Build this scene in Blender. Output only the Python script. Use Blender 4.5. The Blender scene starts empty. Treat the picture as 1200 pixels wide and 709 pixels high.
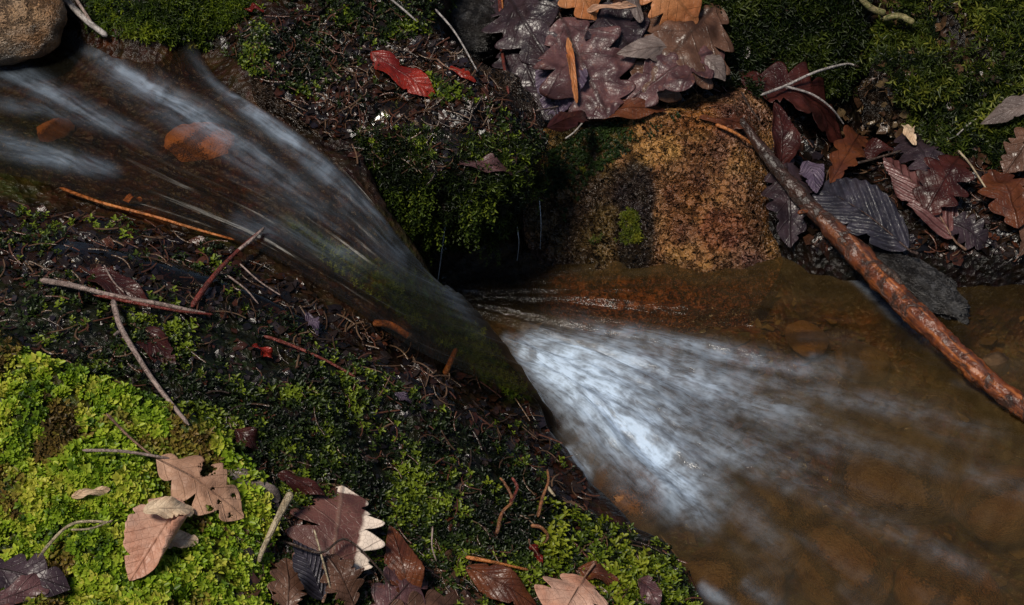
import bpy, math, random
import numpy as np
from mathutils import Vector
from mathutils.bvhtree import BVHTree

R = math.radians
rng = np.random.default_rng(7)
random.seed(7)
sc = bpy.context.scene
col = sc.collection

# ------------------------------------------------------------------ camera
PITCH = R(41); DIST = 1.75; FPX = 1200 * 62.0 / 36.0
TGT = np.array([0.0, 0.0, 0.08])
CAM = TGT + DIST * np.array([0, -math.cos(PITCH), math.sin(PITCH)])
RT = np.array([1.0, 0, 0]); FW = np.array([0, math.cos(PITCH), -math.sin(PITCH)]); UP = np.array([0, math.sin(PITCH), math.cos(PITCH)])
cd = bpy.data.cameras.new('camera'); co = bpy.data.objects.new('camera', cd); col.objects.link(co)
cd.lens = 62; cd.sensor_width = 36; cd.clip_start = 0.02; cd.clip_end = 500
co.location = CAM; co.rotation_euler = (math.pi / 2 - PITCH, 0, 0)
sc.camera = co

# ------------------------------------------------------------------ light
SUN_EL, SUN_AZ = 62, -138            # azimuth from +y (away from the camera) towards +x; negative = left
w = bpy.data.worlds.new('World'); sc.world = w; w.use_nodes = True
wn = w.node_tree; bg = wn.nodes['Background']
sky = wn.nodes.new('ShaderNodeTexSky'); sky.sky_type = 'NISHITA'; sky.sun_disc = False
sky.sun_elevation = R(SUN_EL); sky.sun_rotation = R(SUN_AZ)
wn.links.new(sky.outputs[0], bg.inputs[0]); bg.inputs[1].default_value = 0.06
sd_ = bpy.data.lights.new('sun', 'SUN'); so = bpy.data.objects.new('sun', sd_); col.objects.link(so)
sd_.energy = 3.9; sd_.angle = R(13.0); sd_.color = (1.0, 0.92, 0.8)
sdir = Vector((math.sin(R(SUN_AZ)) * math.cos(R(SUN_EL)), math.cos(R(SUN_AZ)) * math.cos(R(SUN_EL)), math.sin(R(SUN_EL))))
so.rotation_euler = sdir.to_track_quat('Z', 'Y').to_euler(); so.location = sdir * 3
sc.view_settings.view_transform = 'Standard'; sc.view_settings.look = 'None'
sc.view_settings.exposure = 0.0; sc.view_settings.gamma = 1.0
sc.render.engine = 'CYCLES'
sc.cycles.use_denoising = True
sc.cycles.max_bounces = 6; sc.cycles.diffuse_bounces = 3; sc.cycles.glossy_bounces = 3
sc.cycles.transparent_max_bounces = 16; sc.cycles.caustics_reflective = False; sc.cycles.caustics_refractive = False
sc.cycles.sample_clamp_indirect = 4

# ------------------------------------------------------------------ maths helpers
def ray(px, py):
    d = FW + RT * ((px - 600) / FPX) + UP * ((354.5 - py) / FPX)
    return d
def P(px, py, z):
    d = ray(px, py); t = (z - CAM[2]) / d[2]
    return CAM + d * t
def proj(p):
    q = np.asarray(p) - CAM
    f = q @ FW
    return np.stack([600 + FPX * (q @ RT) / f, 354.5 - FPX * (q @ UP) / f], -1)
def smooth(a, b, x):
    t = np.clip((x - a) / (b - a), 0, 1); return t * t * (3 - 2 * t)
def _h(i, j, k, s):
    n = (i * 374761393 + j * 668265263 + k * 2147483647 + s * 1442695041).astype(np.int64)
    n = (n ^ (n >> 13)) * 1274126177
    n = n ^ (n >> 16)
    return (n & 0xffff) / 65535.0
def vnoise(p, s=0):
    p = np.asarray(p, float); f = np.floor(p); i = f.astype(np.int64); t = p - f; t = t * t * (3 - 2 * t)
    r = 0
    for a in (0, 1):
        for b in (0, 1):
            for c in (0, 1):
                wgt = (t[..., 0] if a else 1 - t[..., 0]) * (t[..., 1] if b else 1 - t[..., 1]) * (t[..., 2] if c else 1 - t[..., 2])
                r = r + wgt * _h(i[..., 0] + a, i[..., 1] + b, i[..., 2] + c, s)
    return r * 2 - 1
def fbm(p, scale, octv=4, s=0):
    p = np.asarray(p, float) * scale; a = 1.0; r = 0; tot = 0
    for o in range(octv):
        r = r + a * vnoise(p * 2 ** o + 17.3 * o, s + o); tot += a; a *= 0.5
    return r / tot
def fbm2(x, y, scale, octv=4, s=0):
    return fbm(np.stack([x, y, np.zeros_like(x) + 3.7], -1), scale, octv, s)
class RBF:
    def __init__(self, pts, smooth_=1e-5):
        self.p = np.array([[q[0], q[1]] for q in pts]); z = np.array([q[2] for q in pts]); n = len(pts)
        d = np.linalg.norm(self.p[:, None] - self.p[None], axis=-1)
        A = np.zeros((n + 3, n + 3)); A[:n, :n] = self.k(d) + np.eye(n) * smooth_
        A[:n, n] = 1; A[:n, n + 1:] = self.p; A[n, :n] = 1; A[n + 1:, :n] = self.p.T
        self.w = np.linalg.solve(A, np.concatenate([z, [0, 0, 0]]))
    @staticmethod
    def k(d):
        return d * d * np.log(d + 1e-9)
    def __call__(self, x, y):
        sh = np.shape(x); x = np.ravel(x); y = np.ravel(y); out = np.empty(len(x)); n = len(self.p)
        for a in range(0, len(x), 20000):
            q = np.stack([x[a:a + 20000], y[a:a + 20000]], -1)
            d = np.linalg.norm(q[:, None] - self.p[None], axis=-1)
            out[a:a + 20000] = self.k(d) @ self.w[:n] + self.w[n] + q @ self.w[n + 1:]
        return out.reshape(sh)
def inpoly(x, y, poly):
    r = np.zeros(np.shape(x), bool); n = len(poly)
    for i in range(n):
        x1, y1 = poly[i][:2]; x2, y2 = poly[(i + 1) % n][:2]
        c = ((y1 > y) != (y2 > y)) & (x < (x2 - x1) * (y - y1) / (y2 - y1 + 1e-12) + x1)
        r ^= c
    return r
def segdist(x, y, pl, closed=False):
    d = np.full(np.shape(x), 1e9); n = len(pl)
    for i in range(n if closed else n - 1):
        a = np.array(pl[i][:2], float); b = np.array(pl[(i + 1) % n][:2], float)
        ab = b - a; t = np.clip(((x - a[0]) * ab[0] + (y - a[1]) * ab[1]) / (ab @ ab + 1e-12), 0, 1)
        d = np.minimum(d, np.hypot(x - a[0] - t * ab[0], y - a[1] - t * ab[1]))
    return d
def sdist(x, y, poly):
    return np.where(inpoly(x, y, poly), 1, -1) * segdist(x, y, poly, True)
def catmull(pts, n):
    pts = np.array(pts, float); pts = np.vstack([2 * pts[0] - pts[1], pts, 2 * pts[-1] - pts[-2]])
    m = len(pts) - 3; u = np.linspace(0, m - 1e-6, n); i = u.astype(int); t = (u - i)[:, None]
    p0, p1, p2, p3 = pts[i], pts[i + 1], pts[i + 2], pts[i + 3]
    return 0.5 * (2 * p1 + (p2 - p0) * t + (2 * p0 - 5 * p1 + 4 * p2 - p3) * t ** 2 + (3 * p1 - p0 - 3 * p2 + p3) * t ** 3)

# ------------------------------------------------------------------ mesh helpers
def mesh(name, v, faces, mat=None, parent=None, uv=None, cols=None, attrs=None, sm=True):
    """faces: int array (n,3)/(n,4) or a list of such arrays; linked as one object"""
    me = bpy.data.meshes.new(name); v = np.asarray(v, np.float32)
    if not isinstance(faces, list): faces = [faces]
    faces = [np.asarray(f, np.int32) for f in faces if len(f)]
    li = np.concatenate([f.ravel() for f in faces]); ln = np.concatenate([np.full(len(f), f.shape[1], np.int32) for f in faces])
    me.vertices.add(len(v)); me.vertices.foreach_set('co', v.ravel())
    me.loops.add(len(li)); me.loops.foreach_set('vertex_index', li)
    me.polygons.add(len(ln)); me.polygons.foreach_set('loop_start', np.concatenate([[0], np.cumsum(ln)[:-1]]).astype(np.int32))
    me.polygons.foreach_set('use_smooth', np.full(len(ln), sm, bool))
    if uv is not None:
        l = me.uv_layers.new(name='UVMap'); l.data.foreach_set('uv', np.asarray(uv, np.float32)[li].ravel())
    if cols is not None:
        a = me.attributes.new('tint', 'FLOAT_COLOR', 'POINT')
        c = np.ones((len(v), 4), np.float32); c[:, :3] = cols; a.data.foreach_set('color', c.ravel())
    for k, val in (attrs or {}).items():
        a = me.attributes.new(k, 'FLOAT', 'POINT'); a.data.foreach_set('value', np.asarray(val, np.float32).ravel())
    me.update(calc_edges=True); me.validate()
    o = bpy.data.objects.new(name, me); col.objects.link(o)
    if mat: me.materials.append(mat)
    if parent: o.parent = parent
    return o
def gridf(nu, nv, wrap=False):
    i, j = np.meshgrid(np.arange(nu - 1), np.arange(nv if wrap else nv - 1), indexing='ij')
    a = i * nv + j; b = i * nv + (j + 1) % nv; c = (i + 1) * nv + (j + 1) % nv; d = (i + 1) * nv + j
    return np.stack([a, b, c, d], -1).reshape(-1, 4)
def tag(o, label, cat, group=None, kind=None):
    o['label'] = label; o['category'] = cat
    if group: o['group'] = group
    if kind: o['kind'] = kind
    return o

# ------------------------------------------------------------------ material helpers
class NT:
    def __init__(self, name):
        self.m = bpy.data.materials.new(name); self.m.use_nodes = True
        self.t = self.m.node_tree; self.t.nodes.clear()
        self.out = self.n('OutputMaterial')
    def n(self, typ, **kw):
        nd = self.t.nodes.new('ShaderNode' + typ)
        for k, v in kw.items():
            if k in nd.inputs: self.set(nd.inputs[k], v)
            else: setattr(nd, k, v)
        return nd
    def set(self, inp, v):
        if isinstance(v, bpy.types.NodeSocket): self.t.links.new(v, inp)
        else:
            if isinstance(v, (tuple, list)) and len(v) == 3 and inp.type == 'RGBA': v = (*v, 1)
            inp.default_value = v
    def math(self, op, a, b=None, c=None, clamp=False):
        nd = self.t.nodes.new('ShaderNodeMath'); nd.operation = op; nd.use_clamp = clamp
        for i, x in enumerate((a, b, c)):
            if x is not None: self.set(nd.inputs[i], x)
        return nd.outputs[0]
    def mix(self, f, a, b, mode='MIX'):
        nd = self.t.nodes.new('ShaderNodeMix'); nd.data_type = 'RGBA'; nd.blend_type = mode
        self.set(nd.inputs[0], f); self.set(nd.inputs[6], a); self.set(nd.inputs[7], b)
        return nd.outputs[2]
    def ramp(self, f, lo, hi):
        nd = self.t.nodes.new('ShaderNodeMapRange'); nd.interpolation_type = 'SMOOTHSTEP'
        self.set(nd.inputs[0], f); nd.inputs[1].default_value = lo; nd.inputs[2].default_value = hi
        return nd.outputs[0]
    def noise(self, scale, detail=4, vec=None, rough=0.55, dist=0.0):
        nd = self.n('TexNoise'); nd.inputs['Scale'].default_value = scale; nd.inputs['Detail'].default_value = detail
        nd.inputs['Roughness'].default_value = rough; nd.inputs['Distortion'].default_value = dist
        if vec is not None: self.t.links.new(vec, nd.inputs['Vector'])
        return nd.outputs[0]
    def voro(self, scale, vec=None, feature='F1'):
        nd = self.n('TexVoronoi'); nd.feature = feature; nd.inputs['Scale'].default_value = scale
        if vec is not None: self.t.links.new(vec, nd.inputs['Vector'])
        return nd
    def obj(self): return self.n('TexCoord').outputs['Object']
    def attr(self, name, what='Fac'):
        nd = self.n('Attribute'); nd.attribute_name = name; return nd.outputs[what]
    def bump(self, h, strength=0.5, dist=0.002, normal=None):
        nd = self.n('Bump'); nd.inputs['Strength'].default_value = strength; nd.inputs['Distance'].default_value = dist
        self.t.links.new(h, nd.inputs['Height'])
        if normal is not None: self.t.links.new(normal, nd.inputs['Normal'])
        return nd.outputs[0]
    def bsdf(self, color, rough=0.5, normal=None, spec=0.5, **kw):
        nd = self.n('BsdfPrincipled'); self.set(nd.inputs['Base Color'], color); self.set(nd.inputs['Roughness'], rough)
        nd.inputs['Specular IOR Level'].default_value = spec
        if normal is not None: self.t.links.new(normal, nd.inputs['Normal'])
        for k, v in kw.items(): self.set(nd.inputs[k], v)
        return nd.outputs[0]
    def mixs(self, f, a, b):
        nd = self.n('MixShader'); self.set(nd.inputs[0], f); self.t.links.new(a, nd.inputs[1]); self.t.links.new(b, nd.inputs[2])
        return nd.outputs[0]
    def done(self, s):
        self.t.links.new(s, self.out.inputs[0]); return self.m
    def comb(self, x, y, z=0.0):
        nd = self.n('CombineXYZ'); self.set(nd.inputs[0], x); self.set(nd.inputs[1], y); self.set(nd.inputs[2], z); return nd.outputs[0]
    def uv(self):
        s = self.n('SeparateXYZ'); self.t.links.new(self.n('TexCoord').outputs['UV'], s.inputs[0]); return s.outputs[0], s.outputs[1]

def mat_ground():
    t = NT('wet_soil'); c = t.obj()
    tint = t.attr('tint', 'Color')
    n1 = t.noise(60, 6, c); n2 = t.noise(260, 4, c); n3 = t.noise(14, 4, c)
    v = t.voro(150, c)
    f = t.ramp(n1, 0.3, 0.75)
    cc = t.mix(f, t.mix(1.0, tint, (0.3, 0.27, 0.25), 'MULTIPLY'), t.mix(1.0, tint, (1.25, 1.15, 1.05), 'MULTIPLY'))
    cc = t.mix(t.ramp(n3, 0.5, 0.7), cc, t.mix(1.0, cc, (1.35, 0.85, 0.6), 'MULTIPLY'))
    cc = t.mix(0.35, cc, t.mix(1.0, cc, v.outputs['Color'], 'MULTIPLY'))
    h = t.math('ADD', t.math('MULTIPLY', n1, 1.0), t.math('ADD', t.math('MULTIPLY', n2, 0.35), t.math('MULTIPLY', v.outputs['Distance'], 0.5)))
    b = t.bump(h, 0.9, 0.006)
    return t.done(t.bsdf(cc, t.math('ADD', 0.12, t.math('MULTIPLY', n2, 0.35)), b, 0.22))
def mat_rock(name, c1, c2, c3, crack=90, rough=0.35, green=None):
    t = NT(name); c = t.obj(); tint = t.attr('tint', 'Color')
    n1 = t.noise(22, 6, c, 0.6, 0.4); n2 = t.noise(120, 6, c, 0.65); n3 = t.noise(9, 4, c)
    w_ = t.n('VectorMath', operation='ADD'); t.t.links.new(c, w_.inputs[0])
    sc_ = t.n('VectorMath', operation='SCALE'); t.t.links.new(t.n('TexNoise', Scale=40.0).outputs['Color'], sc_.inputs[0]); sc_.inputs['Scale'].default_value = 0.02
    t.t.links.new(sc_.outputs[0], w_.inputs[1])
    v = t.voro(crack, w_.outputs[0], 'DISTANCE_TO_EDGE'); v2 = t.voro(crack * 2.3, w_.outputs[0])
    cr = t.ramp(v.outputs['Distance'], 0.0, 0.12)
    cc = t.mix(t.ramp(n1, 0.25, 0.75), c1, c2); cc = t.mix(t.ramp(n3, 0.42, 0.66), cc, c3)
    cc = t.mix(1.0, cc, tint, 'MULTIPLY')
    cc = t.mix(t.math('MULTIPLY', t.ramp(n2, 0.42, 0.7), 0.3), cc, t.mix(1.0, cc, (1.7, 1.55, 1.3), 'MULTIPLY'))
    cc = t.mix(t.math('MULTIPLY', t.math('SUBTRACT', 1.0, cr), 0.42), cc, (0.02, 0.012, 0.008))
    h = t.math('ADD', t.math('MULTIPLY', cr, 0.9), t.math('ADD', t.math('ADD', t.math('MULTIPLY', n2, 0.4), t.math('MULTIPLY', n1, 1.2)), t.math('MULTIPLY', v2.outputs['Distance'], 0.5)))
    return t.done(t.bsdf(cc, t.math('ADD', rough - 0.12, t.math('MULTIPLY', n2, 0.3)), t.bump(h, 1.0, 0.008), 0.5))
def mat_moss(name, trans=0.3, rough=0.42):
    t = NT(name); tint = t.attr('tint', 'Color')
    b = t.bsdf(tint, rough, None, 0.28)
    tr = t.n('BsdfTranslucent'); t.t.links.new(t.mix(1.0, tint, (1.3, 1.4, 0.7), 'MULTIPLY'), tr.inputs[0])
    return t.done(t.mixs(trans, b, tr.outputs[0]))
def mat_litter():
    t = NT('wet_litter'); tint = t.attr('tint', 'Color'); n = t.noise(300, 3, t.obj())
    return t.done(t.bsdf(t.mix(t.ramp(n, 0.3, 0.7), t.mix(1.0, tint, (0.6, 0.6, 0.6), 'MULTIPLY'), tint), 0.24, t.bump(n, 0.5, 0.002), 0.38))
def mat_leaf(name, c1, c2, vein=(0.05, 0.03, 0.02), nv=7, rough=0.35, rib=.12, cream=None, spot=(0.03, 0.018, 0.012), spotamt=0.5, veinamt=0.6, trans=0.12):
    t = NT(name); u, v = t.uv(); c = t.obj()
    s = t.math('SUBTRACT', u, 0.5); a = t.math('ABSOLUTE', s)
    ph = t.math('SUBTRACT', t.math('MULTIPLY', v, float(nv)), t.math('MULTIPLY', a, nv * 0.75))
    n0 = t.noise(50, 3, c)
    ph = t.math('ADD', ph, t.math('MULTIPLY', n0, 0.35))
    fr = t.math('ABSOLUTE', t.math('SUBTRACT', t.math('FRACT', ph), 0.5))      # 0 at vein
    sec = t.math('SUBTRACT', 1.0, t.ramp(fr, 0.0, 0.07)); soft = t.ramp(fr, 0.0, 0.5)
    mid = t.math('SUBTRACT', 1.0, t.ramp(a, 0.004, 0.028))
    ve = t.math('MAXIMUM', t.math('MULTIPLY', sec, 0.6), mid)
    n1 = t.noise(35, 5, c, 0.6); n2 = t.noise(140, 5, c, 0.65)
    vr = t.voro(260, c, 'DISTANCE_TO_EDGE'); net = t.ramp(vr.outputs['Distance'], 0.0, 0.1)
    n3 = t.noise(18, 4, c, .6)
    cc = t.mix(t.ramp(n1, 0.35, 0.65), c1, c2)
    cc = t.mix(t.math('MULTIPLY', t.ramp(n3, .5, .68), .65), cc, t.mix(1.0, cc, (.45, .38, .36), 'MULTIPLY'))
    cc = t.mix(t.math('MULTIPLY', t.ramp(n1, 0.3, 0.75), 0.45), cc, t.mix(1.0, cc, (1.5, 1.45, 1.45), 'MULTIPLY'))
    cc = t.mix(t.math('MULTIPLY', t.ramp(n2, 0.58, 0.68), spotamt), cc, spot)
    if cream is not None:
        q = t.math('SUBTRACT', t.math('MULTIPLY', n1, 0.16), s)
        q2 = t.math('MAXIMUM', t.ramp(q, 0.27, 0.31), t.ramp(t.math('ADD', v, t.math('MULTIPLY', n1, 0.16)), 0.98, 1.0))
        cc = t.mix(q2, cc, cream)
    cc = t.mix(t.math('MULTIPLY', t.math('MULTIPLY', ve, t.ramp(n1, .2, .55)), veinamt), cc, vein)
    cc = t.mix(t.math('MULTIPLY', t.math('SUBTRACT', 1.0, net), 0.25), cc, vein)
    h = t.math('ADD', t.math('ADD', t.math('MULTIPLY', soft, rib), t.math('MULTIPLY', ve, 0.35)), t.math('ADD', t.math('MULTIPLY', n2, 0.06), t.math('MULTIPLY', net, 0.08)))
    b = t.bsdf(cc, t.math('ADD', rough - 0.12, t.math('MULTIPLY', n2, 0.3)), t.bump(h, 0.7, 0.003), 0.36)
    tr = t.n('BsdfTranslucent'); t.t.links.new(cc, tr.inputs[0])
    return t.done(t.mixs(trans, b, tr.outputs[0]))
def mat_bark(name, c1, c2, c3=None, rough=0.35, scale=60, patch=0.3, dark_to=0.0):
    t = NT(name); u, v = t.uv()
    vec = t.comb(t.math('MULTIPLY', u, 3.0), t.math('MULTIPLY', v, 6.0))
    c = t.obj()
    n1 = t.noise(scale, 5, c, 0.6, 0.6); n2 = t.noise(scale * 5, 4, c); n3 = t.noise(2.5, 4, vec)
    cc = t.mix(t.ramp(n1, 0.35, 0.65), c1, c2)
    cc = t.mix(t.ramp(n3, 0.5, 0.62), cc, c3 or c2)
    cc = t.mix(t.math('MULTIPLY', t.ramp(n2, 0.5, 0.75), 0.5), cc, t.mix(1.0, cc, (0.3, 0.28, 0.26), 'MULTIPLY'))
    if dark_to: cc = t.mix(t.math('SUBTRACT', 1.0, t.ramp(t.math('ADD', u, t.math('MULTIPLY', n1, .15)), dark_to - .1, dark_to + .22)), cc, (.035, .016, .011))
    n4 = t.noise(scale * .7, 6, c, 0.7, 1.2)
    cc = t.mix(t.math('MULTIPLY', t.ramp(n4, 0.52, 0.58), patch), cc, (0.022, 0.014, 0.011))
    rough = t.math('ADD', rough - .1, t.math('MULTIPLY', n4, .35))
    h = t.math('ADD', t.math('MULTIPLY', t.math('ADD', n1, t.math('MULTIPLY', t.ramp(n4, .5, .58), -.5)), 0.8), t.math('MULTIPLY', n2, 0.4))
    return t.done(t.bsdf(cc, rough, t.bump(h, 0.8, 0.004), 0.5))
def mat_water(name, tint, su, sv, foamcol=(0.5, 0.62, 0.78), k=1.0, bumpd=0.004, rough=0.16, silt=(0.09, 0.055, 0.024), siltf=0.4, glo=0.8, cloud=28.0, cla=0.7, fb=0.22):
    """clear tinted water; white aerated water where the foam attribute says so, combed along the flow (UV: u along, v across)"""
    t = NT(name); u, v = t.uv(); foam = t.attr('foam')
    wob = t.math('MULTIPLY', t.math('SUBTRACT', t.noise(22.0, 3, t.obj()), 0.5), 1.6)
    vec = t.comb(t.math('MULTIPLY', u, su), t.math('ADD', t.math('MULTIPLY', v, sv), wob))
    vec2 = t.comb(t.math('MULTIPLY', u, su * 2.6), t.math('MULTIPLY', v, sv * 3.1), 5.0)
    vec3 = t.comb(t.math('MULTIPLY', u, su * 1.4), t.math('MULTIPLY', v, sv * 0.3), 9.0)
    n1 = t.noise(1.0, 4, vec, 0.6, 0.3); n2 = t.noise(1.0, 3, vec2, 0.6); n3 = t.noise(1.0, 3, vec3)
    st = t.math('ADD', t.math('MULTIPLY', n1, 0.62), t.math('ADD', t.math('MULTIPLY', n2, 0.2), t.math('MULTIPLY', n3, 0.3)))   # about 0.56 mean
    cl = t.noise(cloud, 4, t.obj(), 0.6, 0.6)
    st = t.math('ADD', st, t.math('MULTIPLY', t.math('SUBTRACT', cl, 0.5), cla))
    f = t.math('MULTIPLY', foam, t.math('ADD', fb, t.math('MULTIPLY', t.ramp(st, 0.36, 0.86), 1.3)))
    f = t.math('MINIMUM', t.math('MULTIPLY', f, k), 0.9)
    nb = t.bump(t.math('ADD', t.math('MULTIPLY', n1, 1.0), t.math('MULTIPLY', n2, 0.3)), 0.55, bumpd)
    tr = t.n('BsdfTransparent'); tr.inputs[0].default_value = (*tint, 1)
    gl = t.n('BsdfGlossy'); gl.inputs['Roughness'].default_value = rough; t.t.links.new(nb, gl.inputs['Normal'])
    fz = t.n('Fresnel'); fz.inputs[0].default_value = 1.33; t.t.links.new(nb, fz.inputs['Normal'])
    sl = t.n('BsdfDiffuse'); t.set(sl.inputs[0], t.mix(t.ramp(n3, 0.35, 0.65), silt, tuple(q * 1.5 for q in silt)))
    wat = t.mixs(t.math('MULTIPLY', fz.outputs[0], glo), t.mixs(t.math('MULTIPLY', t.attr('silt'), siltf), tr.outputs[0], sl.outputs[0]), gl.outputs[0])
    df = t.bsdf(foamcol, 0.8, nb, 0.1)
    return t.done(t.mixs(f, wat, df))

M = {}
M['ground'] = mat_ground()
M['ledge'] = mat_rock('dark_wet_rock', (0.02, 0.011, 0.005), (0.04, 0.021, 0.009), (0.008, 0.006, 0.004), 70, 0.26)
M['boulder'] = mat_rock('ochre_rock', (0.36, 0.2, 0.06), (0.19, 0.08, 0.034), (0.13, 0.062, 0.046), 78, 0.26)
M['pale_rock'] = mat_rock('pale_rock', (0.42, 0.3, 0.2), (0.26, 0.165, 0.09), (0.28, 0.14, 0.06), 40, 0.3)
M['slate_rock'] = mat_rock('slate_rock', (0.03, 0.025, 0.022), (0.1, 0.1, 0.105), (0.012, 0.01, 0.008), 60, 0.3)
M['amber_rock'] = mat_rock('amber_rock', (0.22, 0.095, 0.028), (0.15, 0.065, 0.022), (0.15, 0.08, 0.03), 14, 0.45)
M['brown_rock'] = mat_rock('brown_rock', (0.12, 0.065, 0.027), (0.08, 0.045, 0.02), (0.15, 0.085, 0.035), 14, 0.45)
M['bright_rock'] = mat_rock('orange_rock', (.42, .15, .03), (.2, .08, .025), (.3, .12, .035), 14, .45)
M['moss'] = mat_moss('leafy_moss'); M['wetmoss'] = mat_moss('wet_moss', 0.2, 0.4)
M['litter'] = mat_litter()
M['pool'] = mat_water('pool_water', (0.84, 0.72, 0.5), 48.0, 52.0, k=.66, bumpd=0.003, rough=.13, glo=1.0, siltf=.5, silt=(.05, .032, .012), fb=.3)
M['stream'] = mat_water('stream_water', (0.84, 0.7, 0.52), 8.0, 22.0, k=.36, bumpd=0.0014, rough=.33, silt=(.008, .007, .003), siltf=.2, glo=.7, cla=.6, fb=.16)

# ------------------------------------------------------------------ terrain
# stream lines of the upper run: (px, py) stations with a water height each; from the back edge (0) to the front edge (4)
SL = [
 [(225,45),(255,90),(305,125),(355,160),(400,195),(440,240),(475,285),(512,330)],
 [(75,35),(130,85),(200,125),(275,170),(345,220),(405,262),(465,315),(532,354)],
 [(-40,60),(40,95),(120,145),(210,195),(300,235),(380,285),(460,340),(556,382)],
 [(-60,130),(40,150),(120,185),(210,225),(300,265),(385,315),(480,375),(590,422)],
 [(-80,190),(20,205),(110,230),(200,255),(295,290),(390,345),(500,415),(622,464)]]
ZS = [.262,.255,.247,.238,.226,.206,.175]; ZL = [.135,.122,.108,.094,.08]
SLW = [[P(p[0], p[1], (ZS + [ZL[i]])[k]) for k, p in enumerate(s)] for i, s in enumerate(SL)]
bank = []
for s in SLW:
    for p in s: bank.append((p[0], p[1], p[2] - 0.016))
for q in [(0,709,.20),(-150,709,.2),(-150,500,.25),(150,650,.2),(300,709,.155),(300,620,.175),(450,709,.115),(450,620,.14),(600,709,.08),(600,640,.09),(700,690,.06),(800,720,.05),(600,850,.07),(300,850,.15),(0,850,.19),
          (0,480,.262),(-150,300,.28),(130,470,.25),(300,480,.212),(450,520,.16),(550,560,.118),(650,600,.07),(740,650,.05),
          (0,330,.27),(150,330,.255),(0,260,.262),(150,285,.25),(300,350,.22),(400,400,.187),(500,450,.132),(580,490,.09),(650,540,.055),(690,590,.045),
          (200,20,.285),(100,0,.29),(300,60,.265),(0,10,.29),(-150,0,.3),(400,110,.235),(450,40,.25),(380,0,.27),(300,-60,.3),(0,-120,.33),(500,120,.21)]:
    bank.append(tuple(P(*q)))
HB = RBF(bank)
polyB_px = [(-700,1500,.15),(-900,400,.25),(-900,-300,.3),(-300,-500,.35),(300,-500,.35),(520,-300,.3),(520,-60,.25),(500,40,.22),(470,90,.22),(430,130,.21),(410,165,.21),
            (425,200,.2),(455,248,.18),(480,285,.155),(500,322,.125),(530,360,.1),(562,392,.083),(595,430,.07),(615,462,.06),(632,490,.05),(660,530,.04),(690,580,.03),(730,615,.03),(775,632,.04),(805,670,.04),(822,720,.04),(830,900,.04),(700,1500,.04)]
polyB = [P(*q)[:2] for q in polyB_px]
right = []
for q in [(620,150,.11),(590,60,.13),(640,60,.15),(620,-40,.2),(720,120,.12),(730,40,.165),(800,-30,.21),(840,90,.125),(830,20,.17),(860,140,.09),(880,60,.135),(880,-60,.2),(1000,20,.15),(1000,-100,.22),
          (950,90,.1),(1010,140,.03),(1040,95,.08),(960,150,.065),(900,180,.07),(900,260,.035),(940,275,.04),(1000,230,.05),(1050,270,.048),(1100,230,.055),(1150,270,.048),(1200,230,.06),(1250,286,.046),
          (1100,170,.08),(1110,60,.13),(1200,100,.12),(1200,0,.18),(1300,100,.13),(1300,200,.08),(1100,-100,.23),(1300,-100,.25),(1050,288,.045),(1150,288,.045),(1250,292,.045),(1400,250,.06)]:
    right.append(tuple(P(*q)))
HR = RBF(right)
polyR_px = [(560,-500,.3),(560,-100,.2),(575,0,.15),(590,80,.12),(615,150,.09),(700,165,.07),(800,170,.07),(870,210,.045),(905,262,.03),(960,284,.04),(1050,292,.045),(1130,294,.045),(1200,292,.045),(1330,296,.045),(1700,420,.0),(2400,300,.1),(2000,-500,.4)]
polyR = [P(*q)[:2] for q in polyR_px]
def terrain(x, y):
    wob = fbm2(x, y, 22, 3, 5) * 0.012
    bed = -0.062 + fbm2(x, y, 12, 4, 9) * 0.022
    fine = fbm2(x, y, 45, 4, 21) * 0.007 + fbm2(x, y, 14, 3, 33) * 0.008
    sb = sdist(x, y, polyB) + wob; sr = sdist(x, y, polyR) + wob
    stream = np.zeros_like(x)
    px = proj(np.stack([x, y, np.full_like(x, .22)], -1))
    zb = np.clip(HB(x, y), -0.05, 0.42) + fine
    zr = np.clip(HR(x, y), -0.02, 0.45) + fine * 1.6 + .022 * fbm2(x, y, 17, 3, 44)
    rr = np.hypot(x, y + 0.1); fa = smooth(0.85, 1.5, rr); far = 0.27 + fbm2(x, y, 1.3, 4, 50) * 0.08 + fine
    zb = zb * (1 - fa) + far * fa; zr = zr * (1 - fa) + far * fa
    mb = smooth(-0.03, 0.0, sb); mr = smooth(-0.035, 0.005, sr)
    z = np.maximum(bed + (zb - bed) * mb, bed + (zr - bed) * mr)
    fw_ = smooth(1.5, 2.2, rr)
    return z * (1 - fw_) + far * fw_, sb, sr
def graded(lo, hi, step, far):
    c = np.arange(lo, hi, step); out = [c]; s = step; a = hi; l = []
    while a < far: l.append(a); s *= 1.22; a += s
    l2 = []; s = step; a = lo - step
    while a > -far: l2.append(a); s *= 1.22; a -= s
    return np.concatenate([l2[::-1], c, l])
gx = graded(-0.72, 0.78, 0.0034, 40); gy = graded(-0.55, 0.72, 0.0034, 40)
X, Y = np.meshgrid(gx, gy, indexing='ij')
Z, SB, SR = terrain(X, Y)
PX = proj(np.stack([X, Y, Z], -1))
ZONES = {}
ZONES['bright'] = [(-260,330),(0,395),(40,420),(100,438),(170,462),(230,492),(262,520),(300,560),(320,620),(310,720),(330,900),(-300,900)]
ZONES['dark'] = [(-200,300),(30,318),(130,330),(230,350),(330,370),(420,420),(500,470),(570,505),(640,580),(700,610),(780,640),(820,690),(830,900),(330,900),(320,620),(262,520),(230,492),(100,438),(0,395)]
ZONES['debris'] = [(-200,230),(100,245),(250,285),(330,320),(420,375),(520,430),(620,470),(680,560),(700,610),(640,590),(560,510),(420,440),(300,380),(150,345),(0,330),(-200,320)]
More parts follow.
